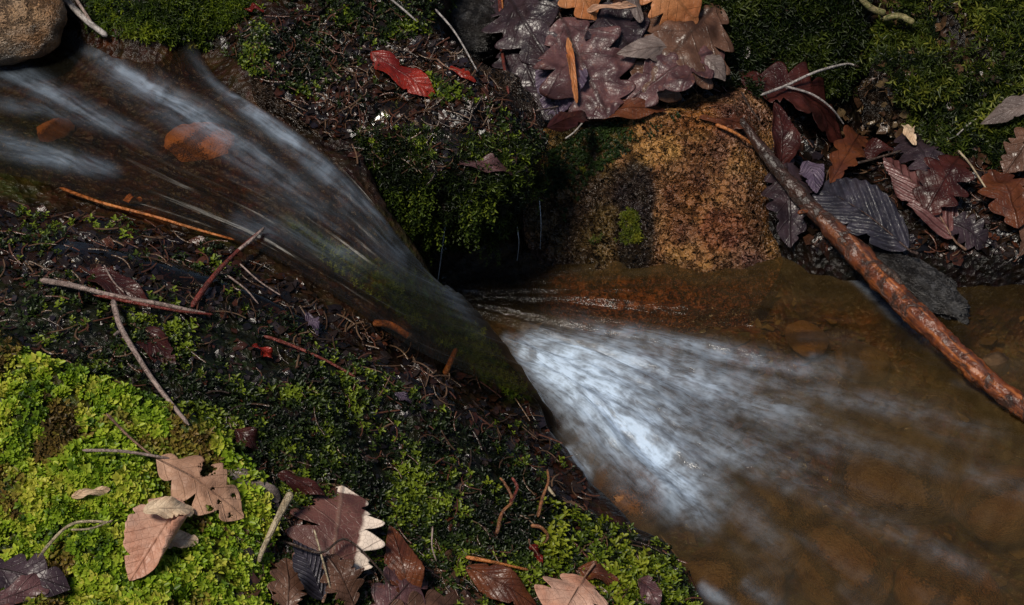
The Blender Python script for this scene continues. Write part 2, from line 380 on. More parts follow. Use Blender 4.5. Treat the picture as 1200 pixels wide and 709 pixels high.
ZONES['stream'] = [(-200,40),(70,40),(230,40),(310,120),(410,195),(515,330),(620,462),(520,430),(420,375),(330,320),(250,285),(100,245),(-200,215)]
ZONES['edge'] = [(330,255),(420,300),(480,318),(515,330),(560,380),(622,462),(600,468),(540,420),(450,350),(380,300)]
def zone_w(name, px, soft=14):
    return smooth(-soft, soft, sdist(px[..., 0], px[..., 1], ZONES[name]))
near = (np.abs(PX[..., 0] - 600) < 1000) & (np.abs(PX[..., 1] - 354) < 700) & (Y > -1.0)
wz = {k: np.where(near, zone_w(k, PX), 0) for k in ZONES}
colr = np.zeros(X.shape + (3,)); colr[:] = (0.05, 0.03, 0.02)
def paint(wgt, c): colr[:] = colr * (1 - wgt[..., None]) + np.array(c) * wgt[..., None]
inb = smooth(-0.01, 0.01, SB); inr = smooth(-0.01, 0.01, SR)
bedn = fbm2(X, Y, 16, 3, 71); bedm = smooth(-.016, -.038, Z) * (np.hypot(X, Y + .1) < 1.9)
paint((np.hypot(X, Y + .1) < 1.9) * 1.0, (.012, .008, .006))
paint(bedm, (0.085, 0.055, 0.022)); paint(bedm * smooth(0.0, 0.35, bedn), (0.1, 0.078, 0.026)); paint(bedm * np.exp(-((PX[..., 0] - 570) / 90) ** 2 - ((PX[..., 1] - 350) / 50) ** 2), (.012, .008, .005)); paint(bedm * smooth(0.05, 0.4, -bedn), (0.1, 0.05, 0.017))  # includes a dark spot painted on the bed for the shaded water by the hollow
paint(inr, (0.011, 0.008, 0.006)); paint(inr * (1 - smooth(-.01, .03, SR - .01)), (.006, .004, .003))  # bank rim painted blacker to stand in for the undercut's shade
paint(inb * near, (0.022, 0.013, 0.008))
paint(wz['stream'] * inb, (0.04, 0.022, 0.011)); paint(wz['stream'] * inb * smooth(0.1, 0.4, fbm2(X, Y, 11, 3, 81)), (0.035, 0.035, 0.01))
paint(wz['edge'] * inb, (0.1, 0.17, 0.015))
paint(wz['dark'], (0.012, 0.015, 0.006)); paint(wz['bright'], (0.05, 0.07, 0.01))
Z = Z + wz['bright'] * (0.012 + 0.02 * fbm2(X, Y, 34, 3, 3)) + wz['dark'] * 0.007 * fbm2(X, Y, 40, 3, 4)
V = np.stack([X, Y, Z], -1).reshape(-1, 3)
GF = gridf(len(gx), len(gy))
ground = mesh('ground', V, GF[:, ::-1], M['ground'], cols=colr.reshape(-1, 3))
tag(ground, 'wet dark soil of the stream banks running down under the water to a brown bed', 'ground', kind='structure')

# ------------------------------------------------------------------ rocks
SURF = {}
def add_surf(o):
    me = o.data; n = len(me.vertices); v = np.empty(n * 3, np.float32); me.vertices.foreach_get('co', v); v = v.reshape(-1, 3)
    fs = [tuple(p.vertices) for p in me.polygons]
    SURF[o.name] = BVHTree.FromPolygons([tuple(q) for q in v.astype(float)], fs)
_sx = (gx > -0.9) & (gx < 0.95); _sy = (gy > -0.75) & (gy < 1.0)
def _sub():
    ix = np.where(_sx)[0]; iy = np.where(_sy)[0]
    vv = np.stack([X, Y, Z], -1)[ix[0]:ix[-1] + 1:2, iy[0]:iy[-1] + 1:2]; a, b = vv.shape[:2]
    SURF['ground'] = BVHTree.FromPolygons([tuple(q) for q in vv.reshape(-1, 3)], [tuple(int(i) for i in f) for f in gridf(a, b)[:, ::-1]])
_sub()
def rock(name, outline, top, zbot, mat, bulge=0.03, inset=0.03, nr=60, na=200, rough=(0.01, 22, 0.004, 80), seed=0, cols=None, nside=24):
    """closed stone: outline in plan, height function for its top, rounded side tucking in below"""
    ol = np.array([q[:2] for q in outline]); c = ol.mean(0)
    dense = []
    for i in range(len(ol)):
        a, b = ol[i], ol[(i + 1) % len(ol)]
        for t in np.linspace(0, 1, 30, endpoint=False): dense.append(a + (b - a) * t)
    d = np.array(dense) - c; an = np.arctan2(d[:, 1], d[:, 0]); rd = np.hypot(d[:, 0], d[:, 1]); o = np.argsort(an)
    th = np.linspace(-math.pi, math.pi, na, endpoint=False)
    Rr = np.interp(th, an[o], rd[o], period=2 * math.pi)
    k = np.ones(9) / 9; Rr = np.convolve(np.concatenate([Rr[-4:], Rr, Rr[:4]]), k, 'valid')
    rows = []
    for j in range(nr):
        r = Rr * (0.01 + 0.99 * (j / (nr - 1)) ** 0.9); x = c[0] + r * np.cos(th); y = c[1] + r * np.sin(th); rows.append(np.stack([x, y, top(x, y)], -1))
    zr = rows[-1][:, 2]
    for j in range(1, nside + 1):
        q = j / nside; r = Rr + bulge * math.sin(math.pi * q) - inset * q; r = np.maximum(r, 0.01)
        rows.append(np.stack([c[0] + r * np.cos(th), c[1] + r * np.sin(th), zr + (np.minimum(zbot, zr - 0.01) - zr) * q], -1))
    for q in (0.6, 0.02):
        r = np.maximum(Rr - inset, .01) * q; rows.append(np.stack([c[0] + r * np.cos(th), c[1] + r * np.sin(th), np.minimum(zbot, zr - 0.01) - 0.005 * q], -1))
    v = np.array(rows); n = v.shape[0]
    du = np.gradient(v, axis=0); dv = (np.roll(v, -1, 1) - np.roll(v, 1, 1)) / 2
    nn = np.cross(dv, du); nn = -nn / (np.linalg.norm(nn, axis=-1, keepdims=True) + 1e-9)
    nn = np.where(nn[:nr].mean() > 9, nn, nn)
    if nn[nr // 2, :, 2].mean() < 0: nn = -nn
    p = v + nn * (rough[0] * fbm(v, rough[1], 3, seed) + rough[2] * fbm(v, rough[3], 3, seed + 7) - rough[2] * 1.2 * np.abs(fbm(v, rough[3] * .6, 2, seed + 11)))[..., None]
    vv = p.reshape(-1, 3)
    cc = np.ones((len(vv), 3)) if cols is None else cols(vv)
    o = mesh(name, vv, gridf(n, na, True), mat, cols=cc)
    add_surf(o)
    return o
# the middle ledge
led = [P(*q) for q in [(300,60,.275),(400,20,.27),(470,50,.255),(540,85,.24),(600,125,.21),(500,120,.222),(430,110,.23),(370,120,.238),(420,165,.212),(480,190,.197),(550,205,.185),(620,200,.162),(660,180,.145),(650,150,.16),(560,160,.205)]]
HL = RBF(led)
ledge = rock('mossy_ledge', [P(*q) for q in [(330,140,.235),(385,160,.222),(425,185,.207),(470,205,.19),(530,216,.18),(585,220,.17),(622,206,.15),(645,182,.14),(630,145,.165),(590,95,.22),(530,60,.235),(470,15,.26),(400,-10,.28),(330,40,.27),(290,95,.255)]],
             HL, 0.06, M['ledge'], 0.012, 0.055, rough=(0.016, 16, 0.007, 60), seed=3)
tag(ledge, 'dark mossy rock ledge overhanging the black hollow beside the chute', 'rock')
def plane3(*q):
    a, b, c = [P(*k) for k in q]; n = np.cross(b - a, c - a); return -n[0] / n[2], -n[1] / n[2], a[2] + (n[0] * a[0] + n[1] * a[1]) / n[2]
BPL = [plane3((752,192,.103),(862,176,.097),(800,342,-.004)), plane3((660,188,.088),(750,194,.104),(690,332,-.004)), plane3((640,215,.055),(688,152,.1),(628,320,-.004)),
       plane3((858,168,.101),(878,140,.098),(910,335,-.01)), plane3((690,160,.102),(790,128,.124),(850,152,.108)), plane3((700,140,.106),(850,120,.115),(780,70,.03))]
def HBo(x, y):
    k = 110.0; wx_ = fbm2(x, y, 14, 3, 101) * .012; wy_ = fbm2(x, y, 14, 3, 102) * .012
    z = -np.log(sum(np.exp(-k * np.clip(a * (x + wx_) + b * (y + wy_) + c, -.3, .3)) for a, b, c in BPL)) / k
    z = z + .007 * fbm2(x, y, 30, 3, 103) - .013 * np.abs(fbm2(x, y, 17, 2, 104)) + .013
    shelf = -.03 + fbm2(x, y, 20, 3, 105) * .012 - .35 * np.clip(P(800, 372, -.03)[1] - y, 0, 1)
    return np.maximum(z, shelf)
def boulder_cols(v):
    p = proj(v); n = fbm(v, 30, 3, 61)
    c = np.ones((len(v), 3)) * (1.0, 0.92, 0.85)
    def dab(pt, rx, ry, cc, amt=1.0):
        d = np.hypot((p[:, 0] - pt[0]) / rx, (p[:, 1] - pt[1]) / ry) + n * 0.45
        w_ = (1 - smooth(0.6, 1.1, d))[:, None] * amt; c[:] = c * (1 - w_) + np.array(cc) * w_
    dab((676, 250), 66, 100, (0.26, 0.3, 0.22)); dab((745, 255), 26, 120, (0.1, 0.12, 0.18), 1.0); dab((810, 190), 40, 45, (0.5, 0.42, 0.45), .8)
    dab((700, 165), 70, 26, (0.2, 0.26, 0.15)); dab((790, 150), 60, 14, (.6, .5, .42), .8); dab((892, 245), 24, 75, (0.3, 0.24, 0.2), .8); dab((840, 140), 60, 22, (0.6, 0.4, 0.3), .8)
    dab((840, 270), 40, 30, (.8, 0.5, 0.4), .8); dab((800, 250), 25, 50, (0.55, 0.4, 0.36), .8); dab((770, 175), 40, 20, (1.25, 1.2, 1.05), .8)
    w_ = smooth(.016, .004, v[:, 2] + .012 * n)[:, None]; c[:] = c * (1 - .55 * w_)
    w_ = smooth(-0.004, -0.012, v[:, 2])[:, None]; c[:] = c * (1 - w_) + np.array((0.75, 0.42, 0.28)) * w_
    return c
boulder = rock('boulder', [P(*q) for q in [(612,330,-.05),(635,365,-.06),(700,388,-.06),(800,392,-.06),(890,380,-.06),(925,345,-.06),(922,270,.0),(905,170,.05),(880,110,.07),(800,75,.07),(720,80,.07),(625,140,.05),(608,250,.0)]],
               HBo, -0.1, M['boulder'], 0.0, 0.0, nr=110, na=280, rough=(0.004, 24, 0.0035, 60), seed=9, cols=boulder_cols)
tag(boulder, 'rough ochre and brown boulder standing in the pool with moss patches on its left', 'boulder')
def ell_rock(name, c, rx, ry, rz, yaw, mat, label, group=None, seed=0, tilt=0.0, rough=(0.12, 1.7, 0.05, 6), cat='stone'):
    nu, nv = 36, 60
    u = np.linspace(0.02, math.pi - 0.02, nu); v = np.linspace(0, 2 * math.pi, nv, endpoint=False); U, W = np.meshgrid(u, v, indexing='ij')
    d = np.stack([np.sin(U) * np.cos(W), np.sin(U) * np.sin(W), np.cos(U)], -1)
    d = np.sign(d) * np.abs(d) ** 0.85
    r = 1 + rough[0] * fbm(d + seed * 3.1, rough[1], 3, seed) + rough[2] * fbm(d + seed * 3.1, rough[3], 3, seed + 5)
    q = d * r[..., None] * (rx, ry, rz)
    q[..., 2] += q[..., 0] * math.tan(tilt)
    cs, sn = math.cos(yaw), math.sin(yaw); x = q[..., 0] * cs - q[..., 1] * sn; y = q[..., 0] * sn + q[..., 1] * cs
    vv = np.stack([x, y, q[..., 2]], -1).reshape(-1, 3) + c
    faces = [gridf(nu, nv, True)]
    n0 = len(vv); vv = np.vstack([vv, vv[:nv].mean(0), vv[-nv:].mean(0)]); ar = np.arange(nv)
    faces += [np.stack([np.full(nv, n0), (ar + 1) % nv, ar], -1), np.stack([np.full(nv, n0 + 1), (nu - 1) * nv + ar, (nu - 1) * nv + (ar + 1) % nv], -1)]
    o = mesh(name, vv, faces, mat, cols=np.ones((len(vv), 3))); add_surf(o)
    return tag(o, label, cat, group)
ell_rock('stone', P(15, 22, .29), .052, .05, .038, 0.2, M['pale_rock'], 'pale wet stone beside the upper stream under the white stick', seed=2)
ell_rock('stone', P(1066, 328, .018), .072, .019, .024, -0.72, M['slate_rock'], 'long dark slate stone lying in the shallows along the branch', seed=4, tilt=-0.12, rough=(.2, 2.2, .16, 8))
ell_rock('stone', P(552, 32, .15), .04, .035, .035, 0.3, M['slate_rock'], 'dark wet stone in the gully left of the leaf heap', seed=8, rough=(.2, 2.2, .12, 7))
ell_rock('stone', P(1165, 428, -.005), .016, .012, .012, 0.4, M['brown_rock'], 'small reddish stone poking out just right of the branch', seed=5)
hum = ell_rock('moss_hummock', P(1112, 112, .075), .085, .06, .062, 0.1, M['ledge'], 'rounded hummock under spiky green moss above the purple leaves', seed=6, cat='mound', rough=(0.5, 1.9, 0.2, 5))
for i, (px, py, z, r, m, lb) in enumerate([
    (236, 172, .219, .034, 'bright_rock', 'glowing orange stone under the upper stream'),
    (62, 156, .234, .018, 'bright_rock', 'small tan orange stone under the upper stream near the pale stone'),
    (738, 582, -.02, .04, 'amber_rock', 'orange brown stone submerged between the moss and the foam'),
    (945, 397, -.045, .022, 'amber_rock', 'small amber stone on the pool bed in front of the boulder'),
    (1010, 425, -.05, .026, 'brown_rock', 'brown stone on the pool bed left of the branch'),
    (1180, 590, -.035, .045, 'amber_rock', 'rusty stone under the pool water at the right edge of the stream'),
    (905, 620, -.04, .05, 'brown_rock', 'brown cobble under the thin foam streaks below the fall'),
    (985, 665, -.045, .05, 'amber_rock', 'large ochre cobble on the pool bed below the long foam streak'),
    (1110, 695, -.045, .045, 'amber_rock', 'orange cobble on the pool bed at the bottom of the stream'),
    (1060, 560, -.05, .06, 'brown_rock', 'olive brown cobble on the pool bed above the long foam streak'),
    (850, 690, -.04, .05, 'brown_rock', 'dark brown cobble under water beside the mossy bank corner')]):
    ell_rock('cobble', P(px, py, z), r * 1.15, r * .9, r * .55, i * .7, M[m], lb, 'stones under the water', seed=20 + i)

# ------------------------------------------------------------------ water
def strands(px, lst, add=.25):
    f = np.zeros(px.shape[:-1])
    for pl, wd, amt in lst:
        pl = [np.array(q, float) for q in pl]; n = len(pl); best = np.zeros_like(f); wm = max(wd) * 2.6
        lo = np.min(pl, 0) - wm; hi = np.max(pl, 0) + wm
        k = (px[..., 0] > lo[0]) & (px[..., 0] < hi[0]) & (px[..., 1] > lo[1]) & (px[..., 1] < hi[1])
        if not k.any(): continue
        q = px[k]; bb = np.zeros(len(q))
        for i in range(n - 1):
            a, b = pl[i], pl[i + 1]; ab = b - a
            t = np.clip(((q[:, 0] - a[0]) * ab[0] + (q[:, 1] - a[1]) * ab[1]) / (ab @ ab), 0, 1)
            d = np.hypot(q[:, 0] - a[0] - t * ab[0], q[:, 1] - a[1] - t * ab[1])
            g = (i + t) / (n - 1); xs = np.linspace(0, 1, len(wd)); ww = np.interp(g, xs, wd); aa = np.interp(g, np.linspace(0, 1, len(amt)), amt)
            aa = aa * smooth(0, .1, g) * (1 - smooth(.6, 1, g))
            bb = np.maximum(bb, aa * np.exp(-(d / ww) ** 2))
        best[k] = bb
        f = np.maximum(f, best) + add * np.minimum(f, best)
    return f
# upper run, lofted across its stream lines and carried over the lip into the pool
nu, nv = 260, 150
lipdir = SLW[4][-1] - SLW[0][-1]; perp = np.array([-lipdir[1], lipdir[0], 0]); perp /= np.linalg.norm(perp)
if perp[0] < 0: perp = -perp
rows = []
for i, s in enumerate(SLW):
    L = s[-1]; ext = [L + perp * 0.016 + np.array([0, 0, -0.018]), L * [1, 1, 0] + perp * 0.032 + np.array([0, 0, L[2] * .35]), L * [1, 1, 0] + perp * 0.042 + np.array([0, 0, -0.02])]
    rows.append(catmull(list(s) + ext, nu))
rows = np.array(rows)
S = np.stack([catmull(rows[:, k], nv) for k in range(nu)], 0)
UU, VV = np.meshgrid(np.linspace(0, 1, nu), np.linspace(0, 1, nv), indexing='ij')
fl = np.stack([UU * 7, VV * 22, np.zeros_like(UU)], -1)
S[..., 2] += 0.003 * fbm(fl, 1.0, 2, 12) * smooth(0, .1, UU) + 0.0004 * fbm(np.stack([UU * 10, VV * 50, UU * 0], -1), 1.0, 3, 13)
Sp = proj(S)
rf = np.random.default_rng(44)
S[..., 2] += .012 * np.sin(math.pi * VV) ** .8 * smooth(.5, .72, UU) * (1 - smooth(.86, 1., UU))
Sp = proj(S)
foam_s = strands(Sp, [
    ([(205,20),(250,82),(295,124),(345,165),(400,218),(455,285),(510,350)], (9, 11, 13, 11), (1., 1., .42, .22)),
    ([(70,30),(150,88),(210,124),(270,160),(330,205),(390,255),(470,335)], (7, 11, 15, 13), (1.1, .95, .36, .16)),
    ([(100,70),(190,130),(270,175),(340,225),(420,290)], (6, 10, 8), (.22, .28, .15)),
    ([(-60,65),(30,92),(80,120),(140,150),(200,170)], (14, 8), (.7, .4)),
    ([(-60,112),(60,130),(130,150),(180,170)], (9, 6), (.4, .2)),
    ([(-60,145),(40,180),(115,195),(150,205)], (13, 7), (.8, .6)),
    ([(340,150),(400,205),(450,258),(530,345),(600,430)], (10, 24, 12), (.16, .24, .3)),
    ([(260,260),(330,268),(400,300),(440,330)], (12, 14), (.28, .22))])
ls = []
for i in range(40):
    u0, v0 = rf.uniform(0, .55), rf.uniform(0, .5); L = rf.uniform(.1, .3)
    ls.append(([Sp[int(min(nu - 1, (u0 + L * q) * nu)), int(v0 * (nv - 1))] for q in (0, .25, .5, .75, 1)], (rf.uniform(2, 5), rf.uniform(3, 8)), (rf.uniform(.08, .4), rf.uniform(.05, .2))))
foam_s = (foam_s + .22 * strands(Sp, ls, .5)) * smooth(.0, .12, UU) * smooth(0, .03, VV)
stream = mesh('stream', S.reshape(-1, 3), gridf(nu, nv), M['stream'], uv=np.stack([UU, VV], -1).reshape(-1, 2), attrs={'foam': foam_s, 'silt': np.ones(UU.size)})
tag(stream, 'smooth run of water sliding down the rock chute into the pool', 'stream', kind='structure')
# pool
wx = np.linspace(-0.12, 1.5, 420); wy = np.linspace(-1.25, 0.36, 420)
wx = np.concatenate([np.arange(-0.14, 0.72, 0.0028), np.linspace(0.722, 1.7, 60)]); wy = np.concatenate([np.linspace(-1.3, -0.5, 40), np.arange(-0.497, 0.42, 0.0028)])
WX, WY = np.meshgrid(wx, wy, indexing='ij'); W0 = np.stack([WX, WY, np.zeros_like(WX)], -1); Wp = proj(W0)
S0 = P(500, 345, 0)
dx, dy = WX - S0[0], WY - S0[1]; rad = np.hypot(dx, dy); ang = np.arctan2(dy, dx)
fan = []
for i in range(80):
    g = rf.uniform(0, 1) ** .8; an0 = rf.uniform(R(3), R(58)); rr0 = 150 + g * 540; o_ = np.array([500, 345.])
    L = rf.uniform(35, 130) * (.7 + g); dv_ = np.array([math.cos(an0), math.sin(an0)]); c_ = o_ + dv_ * rr0
    if c_[0] < 640 or c_[1] < 392: continue
    if c_[1] > 400 + (c_[0] - 600) * 1.05: continue
    am = rf.uniform(.04, .24) * (1 - .6 * g); kx = rf.uniform(-.06, .06) * L * np.array([-dv_[1], dv_[0]])
    fan.append(([c_, c_ + dv_ * L * .5 + kx, c_ + dv_ * L], (rf.uniform(3, 8), rf.uniform(6, 16)), (am * .8, am * .6)))
foam_p = strands(Wp, [
    ([(598,402),(645,446),(705,494),(762,536),(800,578),(826,610),(842,634)], (12, 32, 25, 12), (.95, 1., .9, .8)),
    ([(594,400),(670,442),(740,485),(800,530),(850,575)], (16, 46, 54, 34), (.95, 1., .7, .25)),
    ([(600,398),(690,418),(780,436),(860,466),(930,500)], (10, 22, 30, 20), (.6, .75, .5, .2)),
    ([(680,390),(750,396),(840,414),(930,434),(1010,445)], (6, 10, 9), (.35, .5, .3)),
    ([(800,505),(870,530),(930,552),(985,572)], (14, 22, 14), (.28, .32, .14)),
    ([(780,440),(860,470),(930,488),(1000,508)], (12, 16, 8), (.4, .35, .2)),
    ([(820,520),(900,556),(1000,600),(1075,636),(1150,674),(1210,700)], (16, 13, 11, 9), (.4, .18, .24, .16)),
    ([(800,430),(920,455),(1000,468),(1080,484),(1180,516)], (12, 12, 14, 10), (.4, .2, .2, .12)),
    ([(860,478),(940,500),(1030,527),(1095,550),(1150,574)], (14, 12, 10), (.3, .15, .17, .08)),
    ([(770,520),(830,565),(880,605),(915,650),(940,700)], (20, 18, 15, 10), (.45, .22, .22, .1)),
    ([(815,685),(845,705),(880,735)], (7, 9), (.35, .3)), ([(868,680),(895,700),(940,740)], (8, 9), (.3, .25)),
    ([(660,530),(678,548),(700,566)], (7, 9), (.7, .6)), ([(700,548),(740,568),(780,590)], (5, 8), (.2, .2)),
    ([(1120,550),(1210,580),(1300,600)], (14, 16), (.12, .1)), ([(980,310),(1040,362),(1080,395),(1150,450)], (5, 6), (.3, .3)),
    
    ([(585,395),(620,415),(660,435)], (6, 12), (.25, .4))]) + strands(Wp, fan, .6)
foam_p = foam_p * (1 - .3 * smooth(780, 940, Wp[..., 0])) * (1 - .45 * smooth(470, 590, Wp[..., 1]) * smooth(800, 880, Wp[..., 0]))
churn = np.exp(-((Wp[..., 0] - 690) / 90) ** 2 - ((Wp[..., 1] - 470) / 60) ** 2)
flp = np.stack([rad * 9, ang * 16, np.zeros_like(rad)], -1)
WZ = 0.018 * churn + fbm(flp, 1.0, 4, 31) * (0.005 + 0.012 * np.clip(foam_p, 0, 1)) * np.exp(-rad * 0.8) + 0.002 * fbm2(WX, WY, 38, 3, 91) + 0.0016 * fbm(np.stack([rad * 20, ang * 45, rad * 0], -1), 1.0, 3, 33)
W0[..., 2] = WZ + 0.002
def blob(x, y, rx, ry): return np.exp(-((Wp[..., 0] - x) / rx) ** 2 - ((Wp[..., 1] - y) / ry) ** 2)
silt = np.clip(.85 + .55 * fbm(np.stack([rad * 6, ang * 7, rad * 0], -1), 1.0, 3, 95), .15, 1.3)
silt = silt * (1 - .92 * blob(560, 350, 110, 42)) * (1 - .6 * blob(760, 350, 170, 35)) * (1 - .6 * blob(740, 585, 60, 30)) * (1 - .5 * blob(1150, 380, 120, 50)) * (1 - .45 * blob(930, 390, 70, 40))  # first blob thins the silt so the bed's painted shade shows through
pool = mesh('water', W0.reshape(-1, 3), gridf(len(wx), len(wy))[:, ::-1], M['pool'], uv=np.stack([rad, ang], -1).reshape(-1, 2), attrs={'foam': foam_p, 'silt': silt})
tag(pool, 'amber brown pool with white foam fanning out from the foot of the fall', 'water', kind='structure')

M['film'] = mat_water('wet_film', (0.8, 0.7, 0.55), 20.0, 20.0, bumpd=0.004, rough=.14, silt=(.01, .007, .004), siltf=.15, glo=1.6)
def film(name, zone, top, step, label, seed):
    q = np.array([P(p[0], p[1], .22)[:2] for p in zone]); lo, hi = q.min(0), q.max(0)
    fx, fy = np.meshgrid(np.arange(lo[0], hi[0], step), np.arange(lo[1], hi[1], step), indexing='ij')
    fz = top(fx, fy); pp = proj(np.stack([fx, fy, fz], -1))
    edge = smooth(0, 40, sdist(pp[..., 0], pp[..., 1], zone))
    fz = fz - .02 * (1 - edge) + .0012 * fbm2(fx, fy, 60, 3, seed)
    F = gridf(*fx.shape)[:, ::-1]; keep = (edge.ravel()[F] > .02).all(1)
    o = mesh(name, np.stack([fx, fy, fz], -1).reshape(-1, 3), F[keep], M['film'], uv=np.stack([fx, fy], -1).reshape(-1, 2), attrs={'foam': np.zeros(fx.size), 'silt': np.ones(fx.size)})
    return tag(o, label, 'water', kind='structure')
film('water_film', ZONES['debris'], lambda x, y: HB(x, y) + .0045, .004, 'thin film of water seeping through the dark debris beside the stream', 61)

film('water_film', [(400,85),(470,80),(560,125),(655,165),(640,195),(560,200),(470,185),(415,150)], lambda x, y: HL(x, y) + .004, .004, 'thin film of brown water running over the top of the rock ledge', 62)

# ------------------------------------------------------------------ placing on surfaces
def hit(px, py, names=None):
    d = Vector(ray(px, py)).normalized(); best = None
    for k, b in SURF.items():
        if names and k not in names: continue
        h = b.ray_cast(Vector(CAM), d)
        if h[0] is not None and (best is None or h[3] < best[2]): best = (np.array(h[0]), np.array(h[1]), h[3])
    if best is None: p = P(px, py, 0.1); return p, np.array([0, 0, 1.0])
    n = best[1]
    if n @ np.array(d) > 0: n = -n
    return best[0], n
def scatter(poly, n, names=None, dens=None, seed=0, zmin=0.004):
    """points on the surfaces, n tries spread over a patch of ground"""
    r = np.random.default_rng(seed); q = np.array([p[:2] for p in poly], float)
    lo, hi = q.min(0), q.max(0); pts, nor = [], []
    cx = r.uniform(lo[0], hi[0], n); cy = r.uniform(lo[1], hi[1], n); ok = inpoly(cx, cy, poly)
    for x, y in zip(cx[ok], cy[ok]):
        d = Vector(ray(x, y)).normalized(); best = None
        for k, b in SURF.items():
            if names and k not in names: continue
            h = b.ray_cast(Vector(CAM), d)
            if h[0] is not None and (best is None or h[3] < best[1]): best = (h[0], h[3], h[1])
        if best is None or best[0][2] < zmin: continue
        nn = best[2] if best[2].dot(d) < 0 else -best[2]
        pts.append(best[0]); nor.append(nn)
    pts, nor = np.array(pts), np.array(nor)
    if dens is not None:
        k = r.random(len(pts)) < dens(pts); pts, nor = pts[k], nor[k]
    return pts, nor
def frames(nor, r, tilt=0.35):
    n = nor + np.array([0, 0, 0.35]) + r.normal(0, tilt, nor.shape); n /= np.linalg.norm(n, axis=1, keepdims=True)
    a = r.normal(size=nor.shape); x = np.cross(n, a); x /= np.linalg.norm(x, axis=1, keepdims=True); y = np.cross(n, x)
    return np.stack([x, y, n], -1)
def leafquad(L, W, elev, az, h0, cup=0.25, narrow=False):
    """one small leaf, six vertices, creased along the middle"""
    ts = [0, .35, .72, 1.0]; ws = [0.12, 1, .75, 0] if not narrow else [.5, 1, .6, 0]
    ca, sa = math.cos(az), math.sin(az); e = []
    def pt(t, s):
        el = elev * (1 - 0.55 * t); r = L * t * math.cos(el); z = h0 + L * t * math.sin(elev) * (1 - .35 * t) + abs(s) * W * cup; l = s * W * 0.5
        return (r * ca - l * sa, r * sa + l * ca, z)
    v = [pt(0, 0), pt(ts[1], ws[1]), pt(ts[2], ws[2]), pt(1, 0), pt(ts[2], -ws[2]), pt(ts[1], -ws[1])]
    return v, [(0, 5, 4, 3), (0, 3, 2, 1)]
def templates(k, nl, L, W, el, hmax, r, narrow=False, cup=0.25):
    out = []
    for _ in range(k):
        v, f, tip = [], [], []
        for i in range(nl):
            g = i / max(1, nl - 1)
            a, b = leafquad(L * r.uniform(.7, 1.15) * (1 - .3 * g), W * r.uniform(.8, 1.2), R(el[0] + (el[1] - el[0]) * g) + r.normal(0, .15), i * 2.4 + r.uniform(-.4, .4), hmax * g, cup, narrow)
            f += [tuple(q + len(v) for q in x) for x in b]; v += a; tip += [0, .5, .8, 1, .8, .5]
        out.append((np.array(v), np.array(f), np.array(tip)))
    return out
def moss(name, pts, nor, tmpl, size, pal, mat, label, seed=0, tilt=0.35, clump=35, lift=0.0, hang=0.0, cat='moss'):
    r = np.random.default_rng(seed); V_, F_, C_ = [], [], []; off = 0
    which = r.integers(0, len(tmpl), len(pts)); pal = np.array(pal)
    nz = fbm(pts, clump, 3, seed); nb = fbm(pts, clump * .3, 2, seed + 3)
    for k, (v, f, tip) in enumerate(tmpl):
        i = np.where(which == k)[0]
        if not len(i): continue
        fr = frames(nor[i], r, tilt)
        if hang: fr = frames(nor[i] * (1 - hang) + np.array([0, -.3, -1.]) * hang, r, tilt)
        s = size * r.uniform(.65, 1.3, len(i)) * (1 + .35 * nz[i])
        w_ = np.einsum('nij,vj->nvi', fr, v) * s[:, None, None] + (pts[i] + nor[i] * lift)[:, None]
        t = np.clip(.5 + .9 * nz[i] + .35 * nb[i] + r.normal(0, .22, len(i)), 0, 1) * (len(pal) - 1); a = t.astype(int).clip(0, len(pal) - 2); b = (t - a)[:, None]
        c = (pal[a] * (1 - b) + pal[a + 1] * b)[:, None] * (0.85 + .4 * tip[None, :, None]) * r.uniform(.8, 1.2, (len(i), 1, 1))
        V_.append(w_.reshape(-1, 3)); C_.append(c.reshape(-1, 3))
        F_.append((f[None] + (np.arange(len(i)) * len(v))[:, None, None] + off).reshape(-1, 4)); off += len(i) * len(v)
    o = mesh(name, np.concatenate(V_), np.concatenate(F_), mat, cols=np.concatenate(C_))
    return tag(o, label, cat, kind='stuff')
rt = np.random.default_rng(5)
T_leafy = templates(8, 9, 1.0, .48, (12, 75), .7, rt, cup=.22)
T_small = templates(8, 7, 1.0, .4, (15, 75), .9, rt)
T_spike = templates(8, 11, 1.0, .2, (20, 80), 1.5, rt, True)
T_strand = templates(8, 12, .3, .1, (60, 88), 1.6, rt, True)
BR = [(.035, .07, .008), (.10, .17, .01), (.19, .28, .016), (.29, .36, .03), (.38, .37, .05)]
DK = [(.003, .005, .002), (.005, .009, .003), (.010, .018, .004), (.03, .05, .007), (.13, .17, .012)]
DEEP = [(.004, .008, .003), (.008, .016, .004), (.018, .034, .005), (.035, .06, .007)]
SPK = [(.008, .016, .004), (.022, .036, .006), (.05, .068, .009), (.11, .12, .02)]
p, n = scatter(ZONES['bright'], 26000, ['ground'], lambda q: np.clip(.85 + 1.2 * fbm(q, 55, 3, 76), .1, 1), 1)
dead = fbm(p, 20, 3, 75) > .3
moss('dead_moss', p[dead], n[dead], T_small, .0055, [(.06, .04, .012), (.16, .10, .025), (.22, .2, .03), (.1, .14, .012)], M['moss'], 'yellow brown dying patches in the bright moss of the left bank', 21)
big = ~dead & (fbm(p, 14, 2, 74) > .12)
moss('bright_moss', p[big], n[big], T_leafy, .0066, BR, M['moss'], 'broad leaved patches in the bright moss of the left bank', 22, lift=.001, tilt=.45)
p, n = p[~dead & ~big], n[~dead & ~big]
moss('bright_moss', p, n, T_leafy, .005, BR, M['moss'], 'thick cushion of bright yellow green leafy moss on the left bank', 1, lift=.001, tilt=.45)
p, n = scatter(ZONES['dark'], 46000, ['ground'], lambda q: np.clip(.3 + .5 * smooth(380, 520, proj(q)[:, 1]) + 1.5 * fbm(q, 24, 3, 77), .08, 1), 2)
